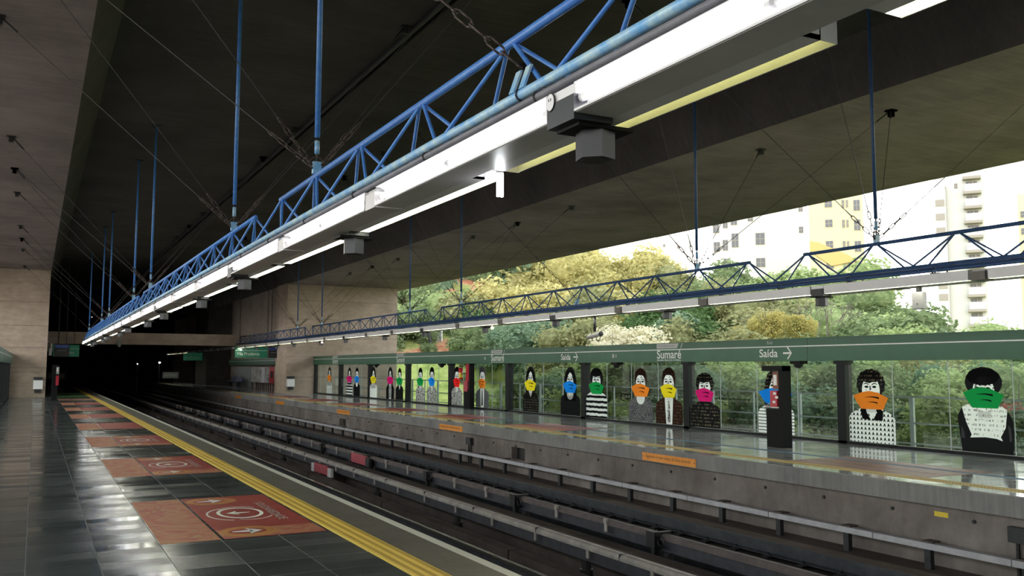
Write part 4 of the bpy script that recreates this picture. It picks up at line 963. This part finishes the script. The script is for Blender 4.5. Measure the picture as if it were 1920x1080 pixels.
FG = [
 (54.15, 1.15, 1.69, 'orange', 'film_thin_stripes', 'long', 'farthest glass portrait, orange mask and pale striped clothes against the pier', {'neck': 'none', 'mw': .72}),
 (50.17, 1.15, 1.66, 'magenta', 'film_stripes', 'long', 'glass portrait with magenta mask and striped top, second from the far end', {'neck': 'none', 'mw': .9}),
 (48.81, 1.12, 1.66, 'blue', 'film_black', 'short', 'glass portrait with blue mask and black clothes, third from the far end', {'neck': 'scoop', 'mw': .75}),
 (46.02, 1.18, 1.69, 'yellow', 'film_white', 'long', 'glass portrait with yellow mask and white clothes, fourth from the far end', {'neck': 'none', 'mw': .8}),
 (43.44, 1.15, 1.69, 'magenta', 'film_black', 'long', 'glass portrait with magenta mask, long black hair and black suit', {'neck': 'suit', 'mw': .85}),
 (42.11, 1.03, 1.64, 'green', 'film_black', 'short', 'glass portrait with green mask and dark coat, at the pier corner', {'neck': 'v', 'hairmat': 'film_brown', 'mw': .9}),
 (39.39, 1.06, 1.66, 'green', 'film_speckle', 'short', 'glass portrait with green mask and mottled clothes, right of a black post', {'neck': 'v', 'mw': .8}),
 (38.01, 1.15, 1.69, 'blue', 'film_speckle', 'short', 'glass portrait with blue mask and speckled coat', {'neck': 'v', 'mw': .68}),
 (35.25, 1.15, 1.71, 'red', 'film_speckle', 'short', 'glass portrait with bright red mask and speckled jacket, left of the extinguisher', {'neck': 'v', 'mw': .64}),
 (32.77, 1.15, 1.71, 'orange', 'film_grey', 'short', 'glass portrait with orange mask, dark suit and white shirt with tie', {'neck': 'suit', 'hairmat': 'film_grey', 'mw': .6}),
 (28.76, 1.16, 1.71, 'yellow', 'film_dotted_black', 'long', 'glass portrait with yellow mask, long dark hair and black jacket', {'neck': 'v', 'mw': .76, 'dapple': False}),
 (26.01, 1.24, 1.69, 'blue', 'film_black', 'long', 'glass portrait with blue mask, straight black hair and black scoop-neck top', {'neck': 'scoop', 'mw': .72, 'dapple': False}),
 (24.40, 1.22, 1.69, 'green', 'film_stripes', 'curly', 'glass portrait with green mask and black and white striped sweater', {'neck': 'none', 'mw': .72, 'shoulder': .40}),
 (22.01, 1.21, 1.66, 'orange', 'film_speckle_dark', 'short', 'glass portrait with orange mask and grey scoop-neck sweater', {'neck': 'scoop', 'mw': .76, 'hairmat': 'film_brown'}),
 (20.66, 1.22, 1.68, 'yellow', 'film_dotted_brown', 'short', 'glass portrait with yellow mask, dark blazer, white shirt and patterned tie', {'neck': 'suit', 'shirt': 'film_white', 'tie': 'film_speckle', 'mw': .62, 'hairmat': 'film_dotted_brown'}),
 (19.10, 1.20, 1.56, 'magenta', 'film_dotted_black', 'curly', 'glass portrait with magenta mask, curly dotted hair and black top', {'neck': 'turtle', 'mw': .64, 'hairmat': 'film_dotted_black'}),
 (16.47, 1.20, 1.64, 'blue', 'film_thin_stripes', 'long', 'glass portrait with blue mask behind the black emergency kiosk', {'neck': 'none', 'mw': .95, 'hairmat': 'film_dotted_black'}),
 (13.63, 1.21, 1.67, 'orange', 'film_polo', 'curly', 'large glass portrait with orange mask and patterned polo shirt', {'neck': 'v', 'mw': .76, 'hairmat': 'film_dotted_black', 'mz': .565, 'collar': True}),
 (11.01, 1.16, 1.70, 'green', 'film_black', 'afro', 'rightmost glass portrait with green mask and white sleeveless top', {'neck': 'vest', 'mw': .72, 'mz': .635, 'shoulder': 0.40}),
]
for a in FG: figure(*a)
# dark skirt area under the rightmost figure
# polo collar
# ================================================================== EQUIPMENT ON THE PLATFORMS
def kiosk(x, y, label, s=1.0, face=-1):
    t = thing('emergency_kiosk', label, 'emergency post', (x, y, 0))
    w2 = 0.26
    B(x-0.12, x+0.14, y-w2, y+w2-0.05, 0.0, 0.80).build('pedestal', 'kiosk_black', t)
    B(x-0.10, x+0.14, y-w2, y-w2+0.12, 0.80, 1.71).build('upright', 'kiosk_black', t)
    B(x-0.14, x+0.14, y-w2, y+w2+0.04, 1.60, 1.71).build('hood', 'kiosk_black', t)
    B(x+0.10, x+0.12, y-w2+0.12, y+w2-0.02, 0.80, 1.60).build('back_glass', 'pane_glass', t)
    c = B(x-0.06, x+0.06, y-w2+0.12, y+0.07, 1.22, 1.58).build('cabinet', 'cabinet_wood', t)
    B(x-0.075, x-0.06, y-w2+0.20, y+0.03, 1.30, 1.52).build('notice', 'paper_white', c)
    c = B(x-0.07, x+0.06, y-w2+0.20, y+0.14, 0.84, 1.18).build('hose_box', 'red_enamel', t)
    for dy, z in ((0.0, 1.10), (-0.06, 1.02), (0.02, 0.92)): B(x-0.08, x-0.07, y+dy-0.04, y+dy+0.04, z, z+0.05).build('label_plate', 'paper_white', c)
kiosk(13.95, 14.32, 'black emergency kiosk with red box standing on the right platform')
t = thing('emergency_kiosk', 'black kiosk with fire extinguisher by the glass wall, mid distance', 'emergency post', (15.6, 33.3, 0))
B(15.5, 15.7, 33.0, 33.5, 0, 0.80).build('pedestal', 'kiosk_black', t); B(15.5, 15.7, 32.92, 33.02, 0.0, 1.83).build('upright', 'kiosk_black', t)
B(15.46, 15.54, 33.1, 33.45, 0.70, 1.12).build('hose_box', 'red_board', t); B(15.52, 15.68, 33.05, 33.35, 1.12, 1.80).build('red_cabinet', 'red_enamel', t)
t = thing('fire_extinguisher', 'red fire extinguisher with yellow label on the kiosk by the glass', 'fire extinguisher', (15.42, 33.62, 1.15))
MB().tube((15.42, 33.62, 1.18), (15.42, 33.62, 1.62), 0.085, 14).build('cylinder', 'red_bright', t, True)
MB().tube((15.42, 33.62, 1.25), (15.42, 33.62, 1.45), 0.087, 14, False).build('label_band', 'yellow_label', t, True)
MB().dome((15.42, 33.62, 1.62), 0.085, 1, 14, 4, 0.6).build('shoulder', 'red_bright', t, True)
MB().path([(15.42, 33.62, 1.68), (15.42, 33.70, 1.76), (15.42, 33.80, 1.70), (15.42, 33.80, 1.35)], 0.014).build('hose', 'black', t)
B(15.40, 15.5, 33.55, 33.69, 1.68, 1.73).build('handle', 'black', t)
B(15.40, 15.56, 33.30, 33.60, 1.40, 1.43).build('wall_bracket', 'black', t)
t = thing('emergency_kiosk', 'slim black kiosk with red box in front of the left pier corner', 'emergency post', (0.9, 50, 0))
B(0.76, 1.02, 49.8, 50.2, 0, 1.75).build('column', 'kiosk_black', t); B(0.93, 1.06, 49.76, 49.80, 0.75, 1.22).build('red_box', 'red_enamel', t)
B(0.93, 1.06, 49.76, 49.80, 1.3, 1.65).build('glass_front', 'stone_grey', t); B(0.955, 1.01, 49.74, 49.76, 1.42, 1.6).build('notice', 'paper_white', t)
# litter bins on the piers
for x, y, lb in ((0.18, Y1-1.5, 'white wall-mounted litter bin on the left concrete pier'), (14.42, Y1, 'white wall-mounted litter bin on the right concrete pier')):
    t = thing('litter_bin', lb, 'litter bin', (x, y-0.12, 0.25))
    MB().prism([(y-0.002, 0.40), (y-0.22, 0.44), (y-0.26, 0.92), (y-0.002, 0.92)], 'X', x-0.23, x+0.23).build('bucket', 'fixture_white', t)
    B(x-0.22, x+0.22, y-0.24, y-0.002, 0.94, 1.10).build('lid', 'speaker_grey', t); B(x-0.16, x+0.16, y-0.18, y-0.002, 0.24, 0.40).build('base', 'black', t)
# train information displays
for x, lb, s in ((1.40, 'black train display hanging beside the left pier', 1), (14.05, 'black train display with blue header hanging beside the right pier', -1)):
    y = 60.2
    t = thing('train_display', lb, 'display screen', (x, y, 2.25))
    B(x-0.45, x+0.38, y-0.1, y+0.3, 2.28, 3.02).build('case', 'black', t); B(x-0.40, x+0.33, y-0.105, y-0.1, 2.78, 2.96).build('screen_header', 'screen_blue', t)
    text('screen_lettering', 'PRÓXIMO TREM', 0.5, 0.07, 'letter_grey', t, (x-0.3, y-0.106, 2.60), (1, 0, 0), UZ)
    sx = x-0.62 if s == 1 else x+0.48
    B(min(sx, sx+0.08)-0.02, sx+0.08, y-0.25, y+0.2, 2.5, 3.05).build('side_bracket', 'pale_grey_metal', t)
    B(sx-0.10 if s == 1 else sx+0.06, sx+0.06 if s == 1 else sx+0.28, y-0.30, y-0.1, 2.33, 2.75).build('side_screen', 'pale_grey_metal', t)
    for q in (-0.25, 0.2): MB().tube((x+q, y+0.1, 3.02), (x+q, y+0.1, ZC), 0.02, 6).build('hanger', 'dark_steel', t)
# green destination signs
for x0, x1, y, s, lb in ((0.95, 2.42, 63, 'Vila Madalena', 'green hanging sign for the Vila Madalena direction, left side'), (11.80, 14.25, 62, 'Vila Prudente', 'green hanging sign reading Vila Prudente over the right platform'), (12.4, 14.3, 90, 'Vila Prudente', 'small dim green sign in the dark far end of the right platform')):
    t = thing('destination_sign', lb, 'sign', ((x0+x1)/2, y, 2.3))
    B(x0, x1, y, y+0.15, 2.30, 3.02).build('panel', 'sign_lit', t); B(x0, x1, y-0.004, y, 2.77, 2.80).build('white_line', 'letter_white', t)
    text('lettering', s, min(1.5, (x1-x0)*0.72), 0.21, 'letter_white', t, (x0+0.12, y-0.006, 2.46), (1, 0, 0), UZ, bold=0.01)
    text('small_lettering', 'Plataforma', 0.6, 0.10, 'letter_white', t, (x0+0.12, y-0.006, 2.86), (1, 0, 0), UZ)
    for q in (x0+0.3, x1-0.3): MB().tube((q, y+0.07, 3.02), (q, y+0.07, ZC), 0.02, 6).build('hanger', 'dark_steel', t)
# posters and bench beyond the right pier
cols = [('poster_art', 77.2, 74.9, 'yellow and dark patterned poster board'), ('poster_art_pale', 74.7, 73.4, 'pale green figure poster board'), ('paper_white', 73.3, 72.1, 'light blue-grey blank poster board'), ('poster_art_pale', 72.0, 70.6, 'white poster board with dark figures'), ('red_bright', 70.5, 69.0, 'red poster board'), ('poster_art_pale', 68.9, 67.3, 'white poster board nearest the right pier')]
for mt, a, b, lb in cols:
    t = thing('poster_board', lb+' beyond the right pier', 'poster', (16.1, (a+b)/2, 0.42)); B(16.06, 16.12, b, a, 0.44, 1.68).build('board', mt, t)
    for y in (a-0.3, b+0.3): B(16.07, 16.12, y-0.03, y+0.03, 0, 0.44).build('leg', 'black', t)
    if mt == 'red_bright': B(16.055, 16.06, (a+b)/2-0.35, (a+b)/2+0.35, 0.85, 1.35).build('dark_print', 'black', t)
tag(B(16.1, 16.28, 77.6, 84.5, 0.0, 1.66).build('grey_panel', 'stone_grey'), 'dim grey wall panel behind the blue bench beyond the right pier', 'panel')
t = thing('platform_bench', 'dark blue bench beyond the right pier', 'bench', (15.3, 80.5, 0))
for k in range(5):
    y = 78.4+0.9*k
    m = MB(); m.box(15.1, 15.55, y, y+0.75, 0.42, 0.47); m.prism([(15.5, 0.47), (15.62, 0.47), (15.72, 0.85), (15.66, 0.85)], 'Y', y, y+0.75); m.build('seat', 'navy', t)
B(15.25, 15.4, 78.3, 82.8, 0.34, 0.42).build('beam', 'black', t)
for y in (78.8, 82.2): B(15.2, 15.5, y-0.05, y+0.05, 0, 0.34).build('leg', 'black', t)
# signals at the far end
for x, y, z, lb in ((9.3, 100, 2.0, 'tiny white signal lamp in the dark tunnel mouth, left one'), (11.2, 98, 2.15, 'bright white lamp in the dark tunnel mouth')):
    t = thing('tunnel_lamp', lb, 'lamp', (x, y, -1.3)); MB().tube((x, y+0.2, -1.3), (x, y+0.2, z+0.2), 0.04, 6).build('pole', 'dark_steel', t); MB().dome((x, y, z), 0.10 if x > 10 else 0.05, -1, 8, 4).build('bulb', 'lamp_white', t); B(x-0.1, x+0.1, y-0.02, y+0.25, z, z+0.15).build('hood', 'black', t)
for x, y, lb in ((11.9, 96, 'small pale notice box at the far end of the right platform'), (1.6, 92, 'small dim notice box at the far end of the left platform')):
    t = thing('notice_box', lb, 'sign', (x+0.3, y, 0.2)); B(x-0.6, x+0.9, y, y+0.1, 0.55, 1.15).build('panel', 'stone_grey', t); B(x-0.45, x+0.75, y-0.01, y, 0.70, 1.0).build('notice', 'letter_grey', t)
    for q in (-0.4, 0.7): B(x+q, x+q+0.06, y+0.02, y+0.08, -0.0 if x < 5 or x > 11.3 else -1.3, 0.55).build('leg', 'dark_steel', t)
t = thing('round_camera', 'small pale round camera on the far cross beam', 'security camera', (5.1, 63.5, 3.0)); MB().ring((4.75, 63.5, 3.18), 0.13, 0.04, (0, 1, 0)).build('housing', 'stone_grey', t); MB().box(4.7, 4.85, 63.45, 63.6, 2.95, 3.4).build('bracket', 'stone_grey', t)

# ================================================================== OUTSIDE
def tree_mesh(seed, nblob, nleaf, ls, squash=0.8, core=True):
    rnd = random.Random(seed); bl = []
    for i in range(nblob):
        th = rnd.uniform(0, 2*PI); rr = math.sqrt(rnd.random())*0.72; z = rnd.uniform(-0.55, 0.62)*squash
        k = max(0.15, 1-abs(z)*0.6); bl.append((Vector((rr*k*math.cos(th), rr*k*math.sin(th), z)), rnd.uniform(0.24, 0.42)))
    vs = []; fs = []
    for i in range(nleaf):
        c, R = bl[rnd.randrange(nblob)]
        d = Vector((rnd.gauss(0, 1), rnd.gauss(0, 1), rnd.gauss(0, 1)+0.2)).normalized()
        p = c+d*R*rnd.uniform(0.72, 1.06)
        nrm = (d+Vector((rnd.gauss(0, 0.6), rnd.gauss(0, 0.6), rnd.gauss(0, 0.6)+0.4))).normalized()
        a = nrm.orthogonal().normalized(); a.rotate(Matrix.Rotation(rnd.uniform(0, 6.28), 3, nrm)); b = nrm.cross(a); s = ls*rnd.uniform(0.6, 1.3)
        n = len(vs); vs += [p+a*s, p+b*s*0.55, p-a*s, p-b*s*0.55]; fs.append((n, n+1, n+2, n+3))
    if core:
        for c, R in bl:
            n0 = len(vs); N, Mm = 8, 5
            for j in range(Mm+1):
                t = -PI/2+PI*j/Mm
                for i in range(N):
                    q = 2*PI*i/N; vs.append(c+Vector((math.cos(q)*math.cos(t), math.sin(q)*math.cos(t), math.sin(t)))*R*0.72)
            for j in range(Mm):
                for i in range(N): fs.append((n0+j*N+i, n0+j*N+(i+1) % N, n0+(j+1)*N+(i+1) % N, n0+(j+1)*N+i))
    me = bpy.data.meshes.new('foliage'); me.from_pydata(vs, [], fs); me.update(); return me
TM = [tree_mesh(11, 22, 9000, 0.040), tree_mesh(12, 30, 9000, 0.036, 0.7), tree_mesh(13, 18, 8000, 0.042, 1.0), tree_mesh(14, 26, 7000, 0.040, 0.65, False)]
def trunk_mesh(seed):
    rnd = random.Random(seed); m = MB(); m.tube((0, 0, -2.2), (0.03, 0.02, -0.3), 0.07, 8, True, 0.05)
    for i in range(7):
        th = i*0.95+rnd.random(); e = Vector((math.cos(th)*0.45, math.sin(th)*0.45, rnd.uniform(0.0, 0.45)))
        m.tube((0.03, 0.02, -0.4), e*0.5+Vector((0, 0, -0.1)), 0.03, 5, False, 0.018); m.tube(e*0.5+Vector((0, 0, -0.1)), e, 0.018, 5, False, 0.006)
    me = bpy.data.meshes.new('trunk'); me.from_pydata([Vector(v) for v in m.v], [], m.f); me.update(); return me
TR = [trunk_mesh(1), trunk_mesh(2)]
mcache = {}
def pix(px, py, dist):
    d = f+r2*((px-960)/1683.26)+u2*((540-py)/1683.26); hd = math.hypot(d.x, d.y); return Vector((0, 0, CAM_H))+d*(dist/hd)
def tree(px, ytop, dist, R, mi, leaf, label, grp=None, sq=1.0, name='tree', cat='tree'):
    top = pix(px, ytop, dist); z = top.z-R*0.92*sq
    t = thing(name, label, cat, (top.x, top.y, hz(top.x, top.y)-0.2), grp)
    for key, base, mt, nm in (('L', TM[mi], leaf, 'crown'), ('T', TR[mi % 2], 'bark', 'trunk')):
        k = (key, mi, mt)
        if k not in mcache:
            me = base.copy(); me.materials.clear(); me.materials.append(MAT[mt]); mcache[k] = me
        o = bpy.data.objects.new(nm, mcache[k]); C.objects.link(o); o.parent = t
        o.location = Vector((top.x, top.y, z))-t.location; o.scale = (R, R, R*sq)
        if nm == 'trunk':
            gz = (z-(t.location.z))/2.2; o.scale = (R*0.8, R*0.8, max(0.2, gz)); 
        o.rotation_euler = (0, 0, random.uniform(0, 6.28))
    return t
rnd = random.Random(5)
ORD = ['first', 'second', 'third', 'fourth', 'fifth', 'sixth', 'seventh', 'eighth', 'ninth', 'tenth', 'eleventh', 'twelfth', 'thirteenth', 'fourteenth', 'fifteenth', 'sixteenth', 'seventeenth', 'eighteenth', 'nineteenth', 'twentieth']
HUE = {'leaf_green': 'green', 'leaf_blue_green': 'bluish green', 'leaf_yellow_green': 'sunlit yellow-green', 'leaf_olive': 'olive', 'leaf_light': 'light green', 'leaf_dark': 'dark green'}
def trow(rows, where, grp, sq, R_=1.0, name='tree', cat='tree'):
    rows = sorted(rows)
    for i, (px, yt, d, R, mi, lf) in enumerate(rows):
        tree(px, yt, d, R*R_, mi, lf, '%s %s %s, %s from the left' % (HUE[lf], cat, where, ORD[i] if i < 20 else 'near the end'), grp, sq, name, cat)
trow([(765, 500, 92, 6.5, 0, 'leaf_green'), (810, 470, 100, 8, 1, 'leaf_blue_green'), (860, 440, 106, 9, 0, 'leaf_green'), (920, 430, 108, 9.5, 2, 'leaf_blue_green'), (985, 425, 112, 9.5, 1, 'leaf_yellow_green'), (1050, 428, 108, 9, 0, 'leaf_yellow_green'), (1112, 442, 102, 8, 1, 'leaf_yellow_green'), (1165, 462, 98, 6.5, 2, 'leaf_yellow_green'), (1222, 468, 98, 5.5, 0, 'leaf_yellow_green'), (1258, 484, 96, 4.6, 1, 'leaf_olive')],
     'in the top row by the roof edge', 'tall trees on top of the slope', 1.0)
trow([(757, 560, 80, 3.6, 0, 'leaf_green'), (785, 535, 86, 4.6, 1, 'leaf_light'), (832, 545, 86, 5, 2, 'leaf_green'), (880, 540, 84, 5, 0, 'leaf_olive'), (925, 535, 84, 5.5, 1, 'leaf_dark'), (972, 525, 84, 6, 2, 'leaf_yellow_green'), (1030, 522, 82, 6, 0, 'leaf_yellow_green'), (1090, 530, 80, 5.5, 1, 'leaf_yellow_green'), (1150, 535, 78, 5.5, 2, 'leaf_olive'), (1210, 535, 76, 5, 0, 'leaf_yellow_green')],
     'in the row behind the right truss', 'mid row of trees behind the truss', 0.85)
trow([(905, 590, 76, 3.4, 1, 'leaf_green'), (950, 600, 72, 3.2, 0, 'leaf_blue_green'), (1015, 588, 68, 4.2, 2, 'leaf_blue_green'), (1060, 600, 64, 3.6, 1, 'leaf_olive'), (1105, 585, 62, 4.0, 0, 'leaf_olive'), (1235, 600, 54, 3.2, 2, 'leaf_olive')],
     'between right truss and green band', 'lower row of trees above the band', 0.85)
tree(1185, 588, 50, 3.1, 3, 'blossom_white', 'white-blossomed bushy tree above the band left of the large station name', None, 0.9)
tree(1150, 625, 48, 1.8, 3, 'blossom_white', 'small white-blossomed shrub at the foot of the bigger white one', None, 0.9)
trow([(1262, 530, 72, 5.0, 0, 'leaf_dark'), (1300, 502, 80, 6, 1, 'leaf_green'), (1345, 498, 86, 6, 2, 'leaf_green'), (1425, 515, 84, 5.5, 0, 'leaf_light'), (1468, 505, 82, 6, 1, 'leaf_green'), (1515, 492, 84, 6.5, 0, 'leaf_light'), (1565, 487, 80, 6.2, 2, 'leaf_light'), (1605, 510, 74, 5.2, 1, 'leaf_green'), (1385, 528, 76, 5, 2, 'leaf_olive')],
     'below the apartment buildings', 'trees under the buildings', 0.85)
trow([(1270, 590, 56, 3.8, 2, 'leaf_blue_green'), (1330, 575, 56, 4.2, 0, 'leaf_dark'), (1390, 570, 55, 4.0, 1, 'leaf_olive'), (1450, 560, 56, 4.4, 2, 'leaf_olive'), (1510, 560, 56, 4.6, 1, 'leaf_green'), (1560, 556, 56, 4.8, 0, 'leaf_green'), (1618, 548, 54, 4.8, 1, 'leaf_light'), (1668, 575, 50, 4.0, 2, 'leaf_green'), (1700, 600, 46, 3.0, 0, 'leaf_light')],
     'low under the right truss', 'nearer trees above the band', 0.85)
for px, yt, d, R, lb in ((1440, 572, 47, 1.25, 'yellow-flowering tree under the right truss, the left one'), (1500, 580, 47, 1.0, 'yellow-flowering tree under the right truss, the right one'), (1398, 602, 47, 0.9, 'small pale yellow shrub left of the two yellow-flowering trees')):
    tree(px, yt, d, R, 3, 'blossom_yellow', lb, None, 1.0)
tree(1820, 586, 52, 3.6, 1, 'leaf_light', 'rounded light green tree under the balcony tower', None, 0.7); tree(1880, 602, 50, 3.2, 0, 'leaf_light', 'light green tree at the right edge above the band', None, 0.7)
lv = ['leaf_green', 'leaf_blue_green', 'leaf_light', 'leaf_green', 'leaf_blue_green', 'leaf_olive', 'leaf_light']
k = 0
for (d, yts, xs, R, wh) in ((44, 628, range(1095, 1960, 62), 3.4, 'in the farthest row behind the glass'), (36, 672, range(1080, 1990, 60), 2.6, 'in the middle row behind the glass'), (30, 715, range(1150, 2010, 64), 2.1, 'in the nearer row behind the glass'), (26, 770, range(1340, 2020, 70), 1.8, 'lowest behind the glass')):
    rows = []
    for px in xs:
        k += 1; dd = d*rnd.uniform(0.94, 1.08); p = pix(px, 700, dd)
        if p.x < 21: dd *= 21.4/p.x
        rows.append((px+rnd.uniform(-14, 14), (yts if px > 1270 or d < 40 else 668)+rnd.uniform(-14, 20), dd, R*rnd.uniform(0.9, 1.2), k % 3, lv[k % 7]))
    trow(rows, wh, 'trees behind the glass of the right platform', 0.85)
rows = []
for px, yt, d, R in ((945, 705, 60, 2.0), (1015, 690, 52, 2.6), (1060, 712, 46, 2.0), (1130, 695, 42, 2.4), (900, 728, 62, 1.5), (1040, 745, 40, 1.7), (1090, 735, 36, 1.6), (860, 700, 72, 2.0), (1175, 740, 33, 1.6)):
    k += 1; rows.append((px, yt, d, R, k % 3, 'leaf_light' if k % 2 else 'leaf_green'))
trow(rows, 'on the slope behind the far panes', 'bushes on the grassy slope', 0.8, 1, 'bush', 'bush')
rows = []
for px, yt, d, R in ((770, 632, 80, 1.5), (760, 605, 84, 1.9), (800, 640, 78, 1.2), (876, 612, 80, 2.0), (858, 618, 82, 1.8), (910, 632, 74, 1.4), (745, 640, 78, 1.0)):
    k += 1; rows.append((px, yt, d, R, k % 3, 'leaf_green'))
trow(rows, 'on the red soil right of the pier', 'shrubs on the red soil', 0.9, 1, 'bush', 'bush')
tree(1905, 740, 27, 1.3, 3, 'blossom_pink', 'pink-flowering shrub behind the glass at the right edge', None, 0.8, 'bush', 'bush')
# bare branches
t0 = pix(1545, 660, 50)
m = MB(); rb = random.Random(3)
def br(p, d, L, rad, n):
    q = p+d*L; m.tube(p, q, rad, 4, False, rad*0.6)
    if n: 
        for i in range(3): dd = (d+Vector((rb.gauss(0, 0.35), rb.gauss(0, 0.35), rb.gauss(0.1, 0.2)))).normalized(); br(q, dd, L*0.72, rad*0.6, n-1)
br(t0+Vector((0, 0, -2.0)), Vector((0.05, 0, 1)), 1.6, 0.07, 5)
tag(m.build('bare_tree', 'bark'), 'leafless grey tree below the right truss speaker', 'tree')
# road edge retaining structure at the cutting (green-grey shed)
p = pix(822, 640, 80)
t = thing('stair_shed', 'grey-green sloping stair enclosure on the red slope', 'shed', (p.x, p.y, hz(p.x, p.y)))
m = MB(); m.prism([(p.x-0.6, hz(p.x, p.y)-3), (p.x+0.25, hz(p.x, p.y)-3), (p.x+0.25, p.z+1.0), (p.x-0.6, p.z+0.6)], 'Y', p.y, p.y+2.5); m.build('wall_panel', 'stone_grey', t)
B(p.x+0.25, p.x+0.36, p.y-0.1, p.y+2.5, hz(p.x, p.y)-3, p.z+1.15).build('edge_trim', 'paper_white', t)
p2 = pix(800, 640, 78)
MB().tube((p.x-1.5, p.y-1, p.z+1.2), (p.x-0.75, p.y-1.2, p.z-1.8), 0.14, 6).build('dark_strut', 'dark_steel', t)
# buildings
def building(px0, px1, ytop, dist, mat, label, wins, depth=14, turn=0.0, extra=None):
    a = pix(px0, 500, dist); b = pix(px1, 500, dist*(1+turn)); ztop = pix((px0+px1)/2, ytop, dist).z
    dx = (b-a); W = math.hypot(dx.x, dx.y); ex = Vector((dx.x/W, dx.y/W, 0)); ey = Vector((-ex.y, ex.x, 0))
    if ey.dot(f) < 0: ey = -ey
    a.z = 0; t = thing('apartment_building', label, 'building', tuple(a+ex*W/2+Vector((0, 0, -8))))
    def P(uu, vv, z): return a+ex*uu+ey*vv+Vector((0, 0, z))
    def blk(m_, u0, u1, v0, v1, z0, z1):
        m_.add([P(q, v, z) for q in (u0, u1) for v in (v0, v1) for z in (z0, z1)], [(0, 1, 3, 2), (4, 6, 7, 5), (0, 4, 5, 1), (2, 3, 7, 6), (0, 2, 6, 4), (1, 5, 7, 3)]); return m_
    blk(MB(), 0, W, 0, depth, -8, ztop).build('wall', mat, t)
    kpx = W/(px1-px0)
    for (x_, y_, w_, h_) in wins:       # window positions measured on the facade
        u0 = (x_-px0)*kpx; z0 = pix(x_, y_+h_, dist*(1+turn*(x_-px0)/(px1-px0))).z; z1 = pix(x_, y_, dist*(1+turn*(x_-px0)/(px1-px0))).z
        fr_ = blk(MB(), u0, u0+w_*kpx, -0.10, 0.02, z0, z1).build('window', 'ledge_grey', t)
        n = 2; m_ = MB()
        for i in range(n):
            for j in range(2):
                g = 0.06; uu0 = u0+w_*kpx*(i/n); uu1 = u0+w_*kpx*((i+1)/n); zz0 = z0+(z1-z0)*j/2; zz1 = z0+(z1-z0)*(j+1)/2
                blk(m_, uu0+g, uu1-g, -0.13, -0.09, zz0+g, zz1-g)
        m_.build('pane', 'building_window', fr_)
    if extra: extra(t, P, blk, kpx, px0, ztop, dist)
    return t
building(1337, 1436, 380, 150, 'wall_white_render', 'white apartment building left of the cream tower', [(x, y, w, h) for x, y, w, h in ((1338, 415, 12, 22), (1357, 408, 9, 20), (1372, 400, 12, 22), (1339, 454, 12, 18), (1356, 450, 10, 20), (1373, 438, 13, 26), (1418, 437, 17, 22), (1418, 484, 17, 17), (1357, 485, 12, 14), (1404, 405, 10, 10))], turn=0.0)
building(1436, 1516, 300, 175, 'wall_white_render', 'plain white tower block behind the cream building', [(1500+x, y, 8, 12) for x in (0,) for y in (385, 425)], turn=0.0)
def cream(t, P, blk, k, px0, zt, dist):
    z = lambda y: pix(1530, y, dist).z
    m_ = MB(); m_.add([P(0, -0.4, z(452)), P(1.2, -0.4, z(455)), P(5.2, -0.4, z(480)), P(6.5, -0.4, z(492)), P(3.0, -0.4, z(500)), P(0, -0.4, z(470)),
        P(0, 0.1, z(452)), P(1.2, 0.1, z(455)), P(5.2, 0.1, z(480)), P(6.5, 0.1, z(492)), P(3.0, 0.1, z(500)), P(0, 0.1, z(470))], [(0, 1, 2, 3, 4, 5), (11, 10, 9, 8, 7, 6)]+[(i, (i+1) % 6, 6+(i+1) % 6, 6+i) for i in range(6)]); m_.build('ochre_canopy', 'wall_ochre_render', t)
building(1519, 1622, 280, 140, 'wall_cream_render', 'cream tower block with an ochre canopy', [(x, y, w, h) for y in (328+8, 375, 412, 452, 490) for x, w, h in ((1550, 14, 14), (1582, 5, 15), (1590, 4, 14), (1604, 12, 20))], turn=0.0, extra=cream)
def balc(t, P, blk, k, px0, zt, dist):
    for i in range(11):
        y = 333+27.5*i; z1 = pix(1820, y, dist).z; u0 = (1812-px0)*k; u1 = (1846-px0)*k
        b_ = blk(MB(), u0, u1, -1.2, 0.0, z1-0.35, z1).build('balcony', 'ledge_grey', t)
        blk(MB(), u0+0.2, u1, -1.15, -1.0, z1-2.0, z1-1.0).build('parapet', 'wall_white_render', t)
    blk(MB(), (1757-px0)*k, (1779-px0)*k, -0.8, 0, -8, pix(1770, 358, dist).z).build('side_wing', 'wall_white_render', t)
    blk(MB(), (1779-px0)*k, (1780-px0)*k, -0.85, 0, -8, pix(1770, 350, dist).z).build('corner_line', 'ledge_grey', t)
    for y in (376, 402, 428, 530, 552): blk(MB(), (1759-px0)*k, (1776-px0)*k, -0.9, -0.75, pix(1770, y+12, dist).z, pix(1770, y, dist).z).build('window', 'ledge_grey', t)
building(1757, 1850, 318, 130, 'wall_white_render', 'tall white tower with a column of balconies', [(x, y, w, h) for i in range(11) for x, y, w, h in ((1818, 341+27.4*i, 12, 13), (1832, 340+27.4*i, 7, 9))]+[(1796, 344, 6, 9)], turn=0.0, extra=balc)
building(1913, 1990, 360, 150, 'wall_cream_render', 'yellow building cut by the right edge of the photo', [(1918, 396, 20, 12), (1918, 428, 20, 12)])
building(1230, 1300, 440, 190, 'wall_white_render', 'pale distant building beside the sun glare', [(1244, 458, 4, 5), (1270, 461, 4, 5)])
# utility pole
p = pix(1727, 560, 62)
t = thing('utility_pole', 'slender utility pole with wires in the bright gap of trees', 'pole', (p.x, p.y, hz(p.x, p.y)))
MB().tube((p.x, p.y, hz(p.x, p.y)), (p.x, p.y, p.z+1.5), 0.12, 8, True, 0.09).build('shaft', 'pole_concrete', t)
B(p.x-0.8, p.x+0.8, p.y-0.05, p.y+0.05, p.z+1.0, p.z+1.12).build('crossarm', 'dark_steel', t)
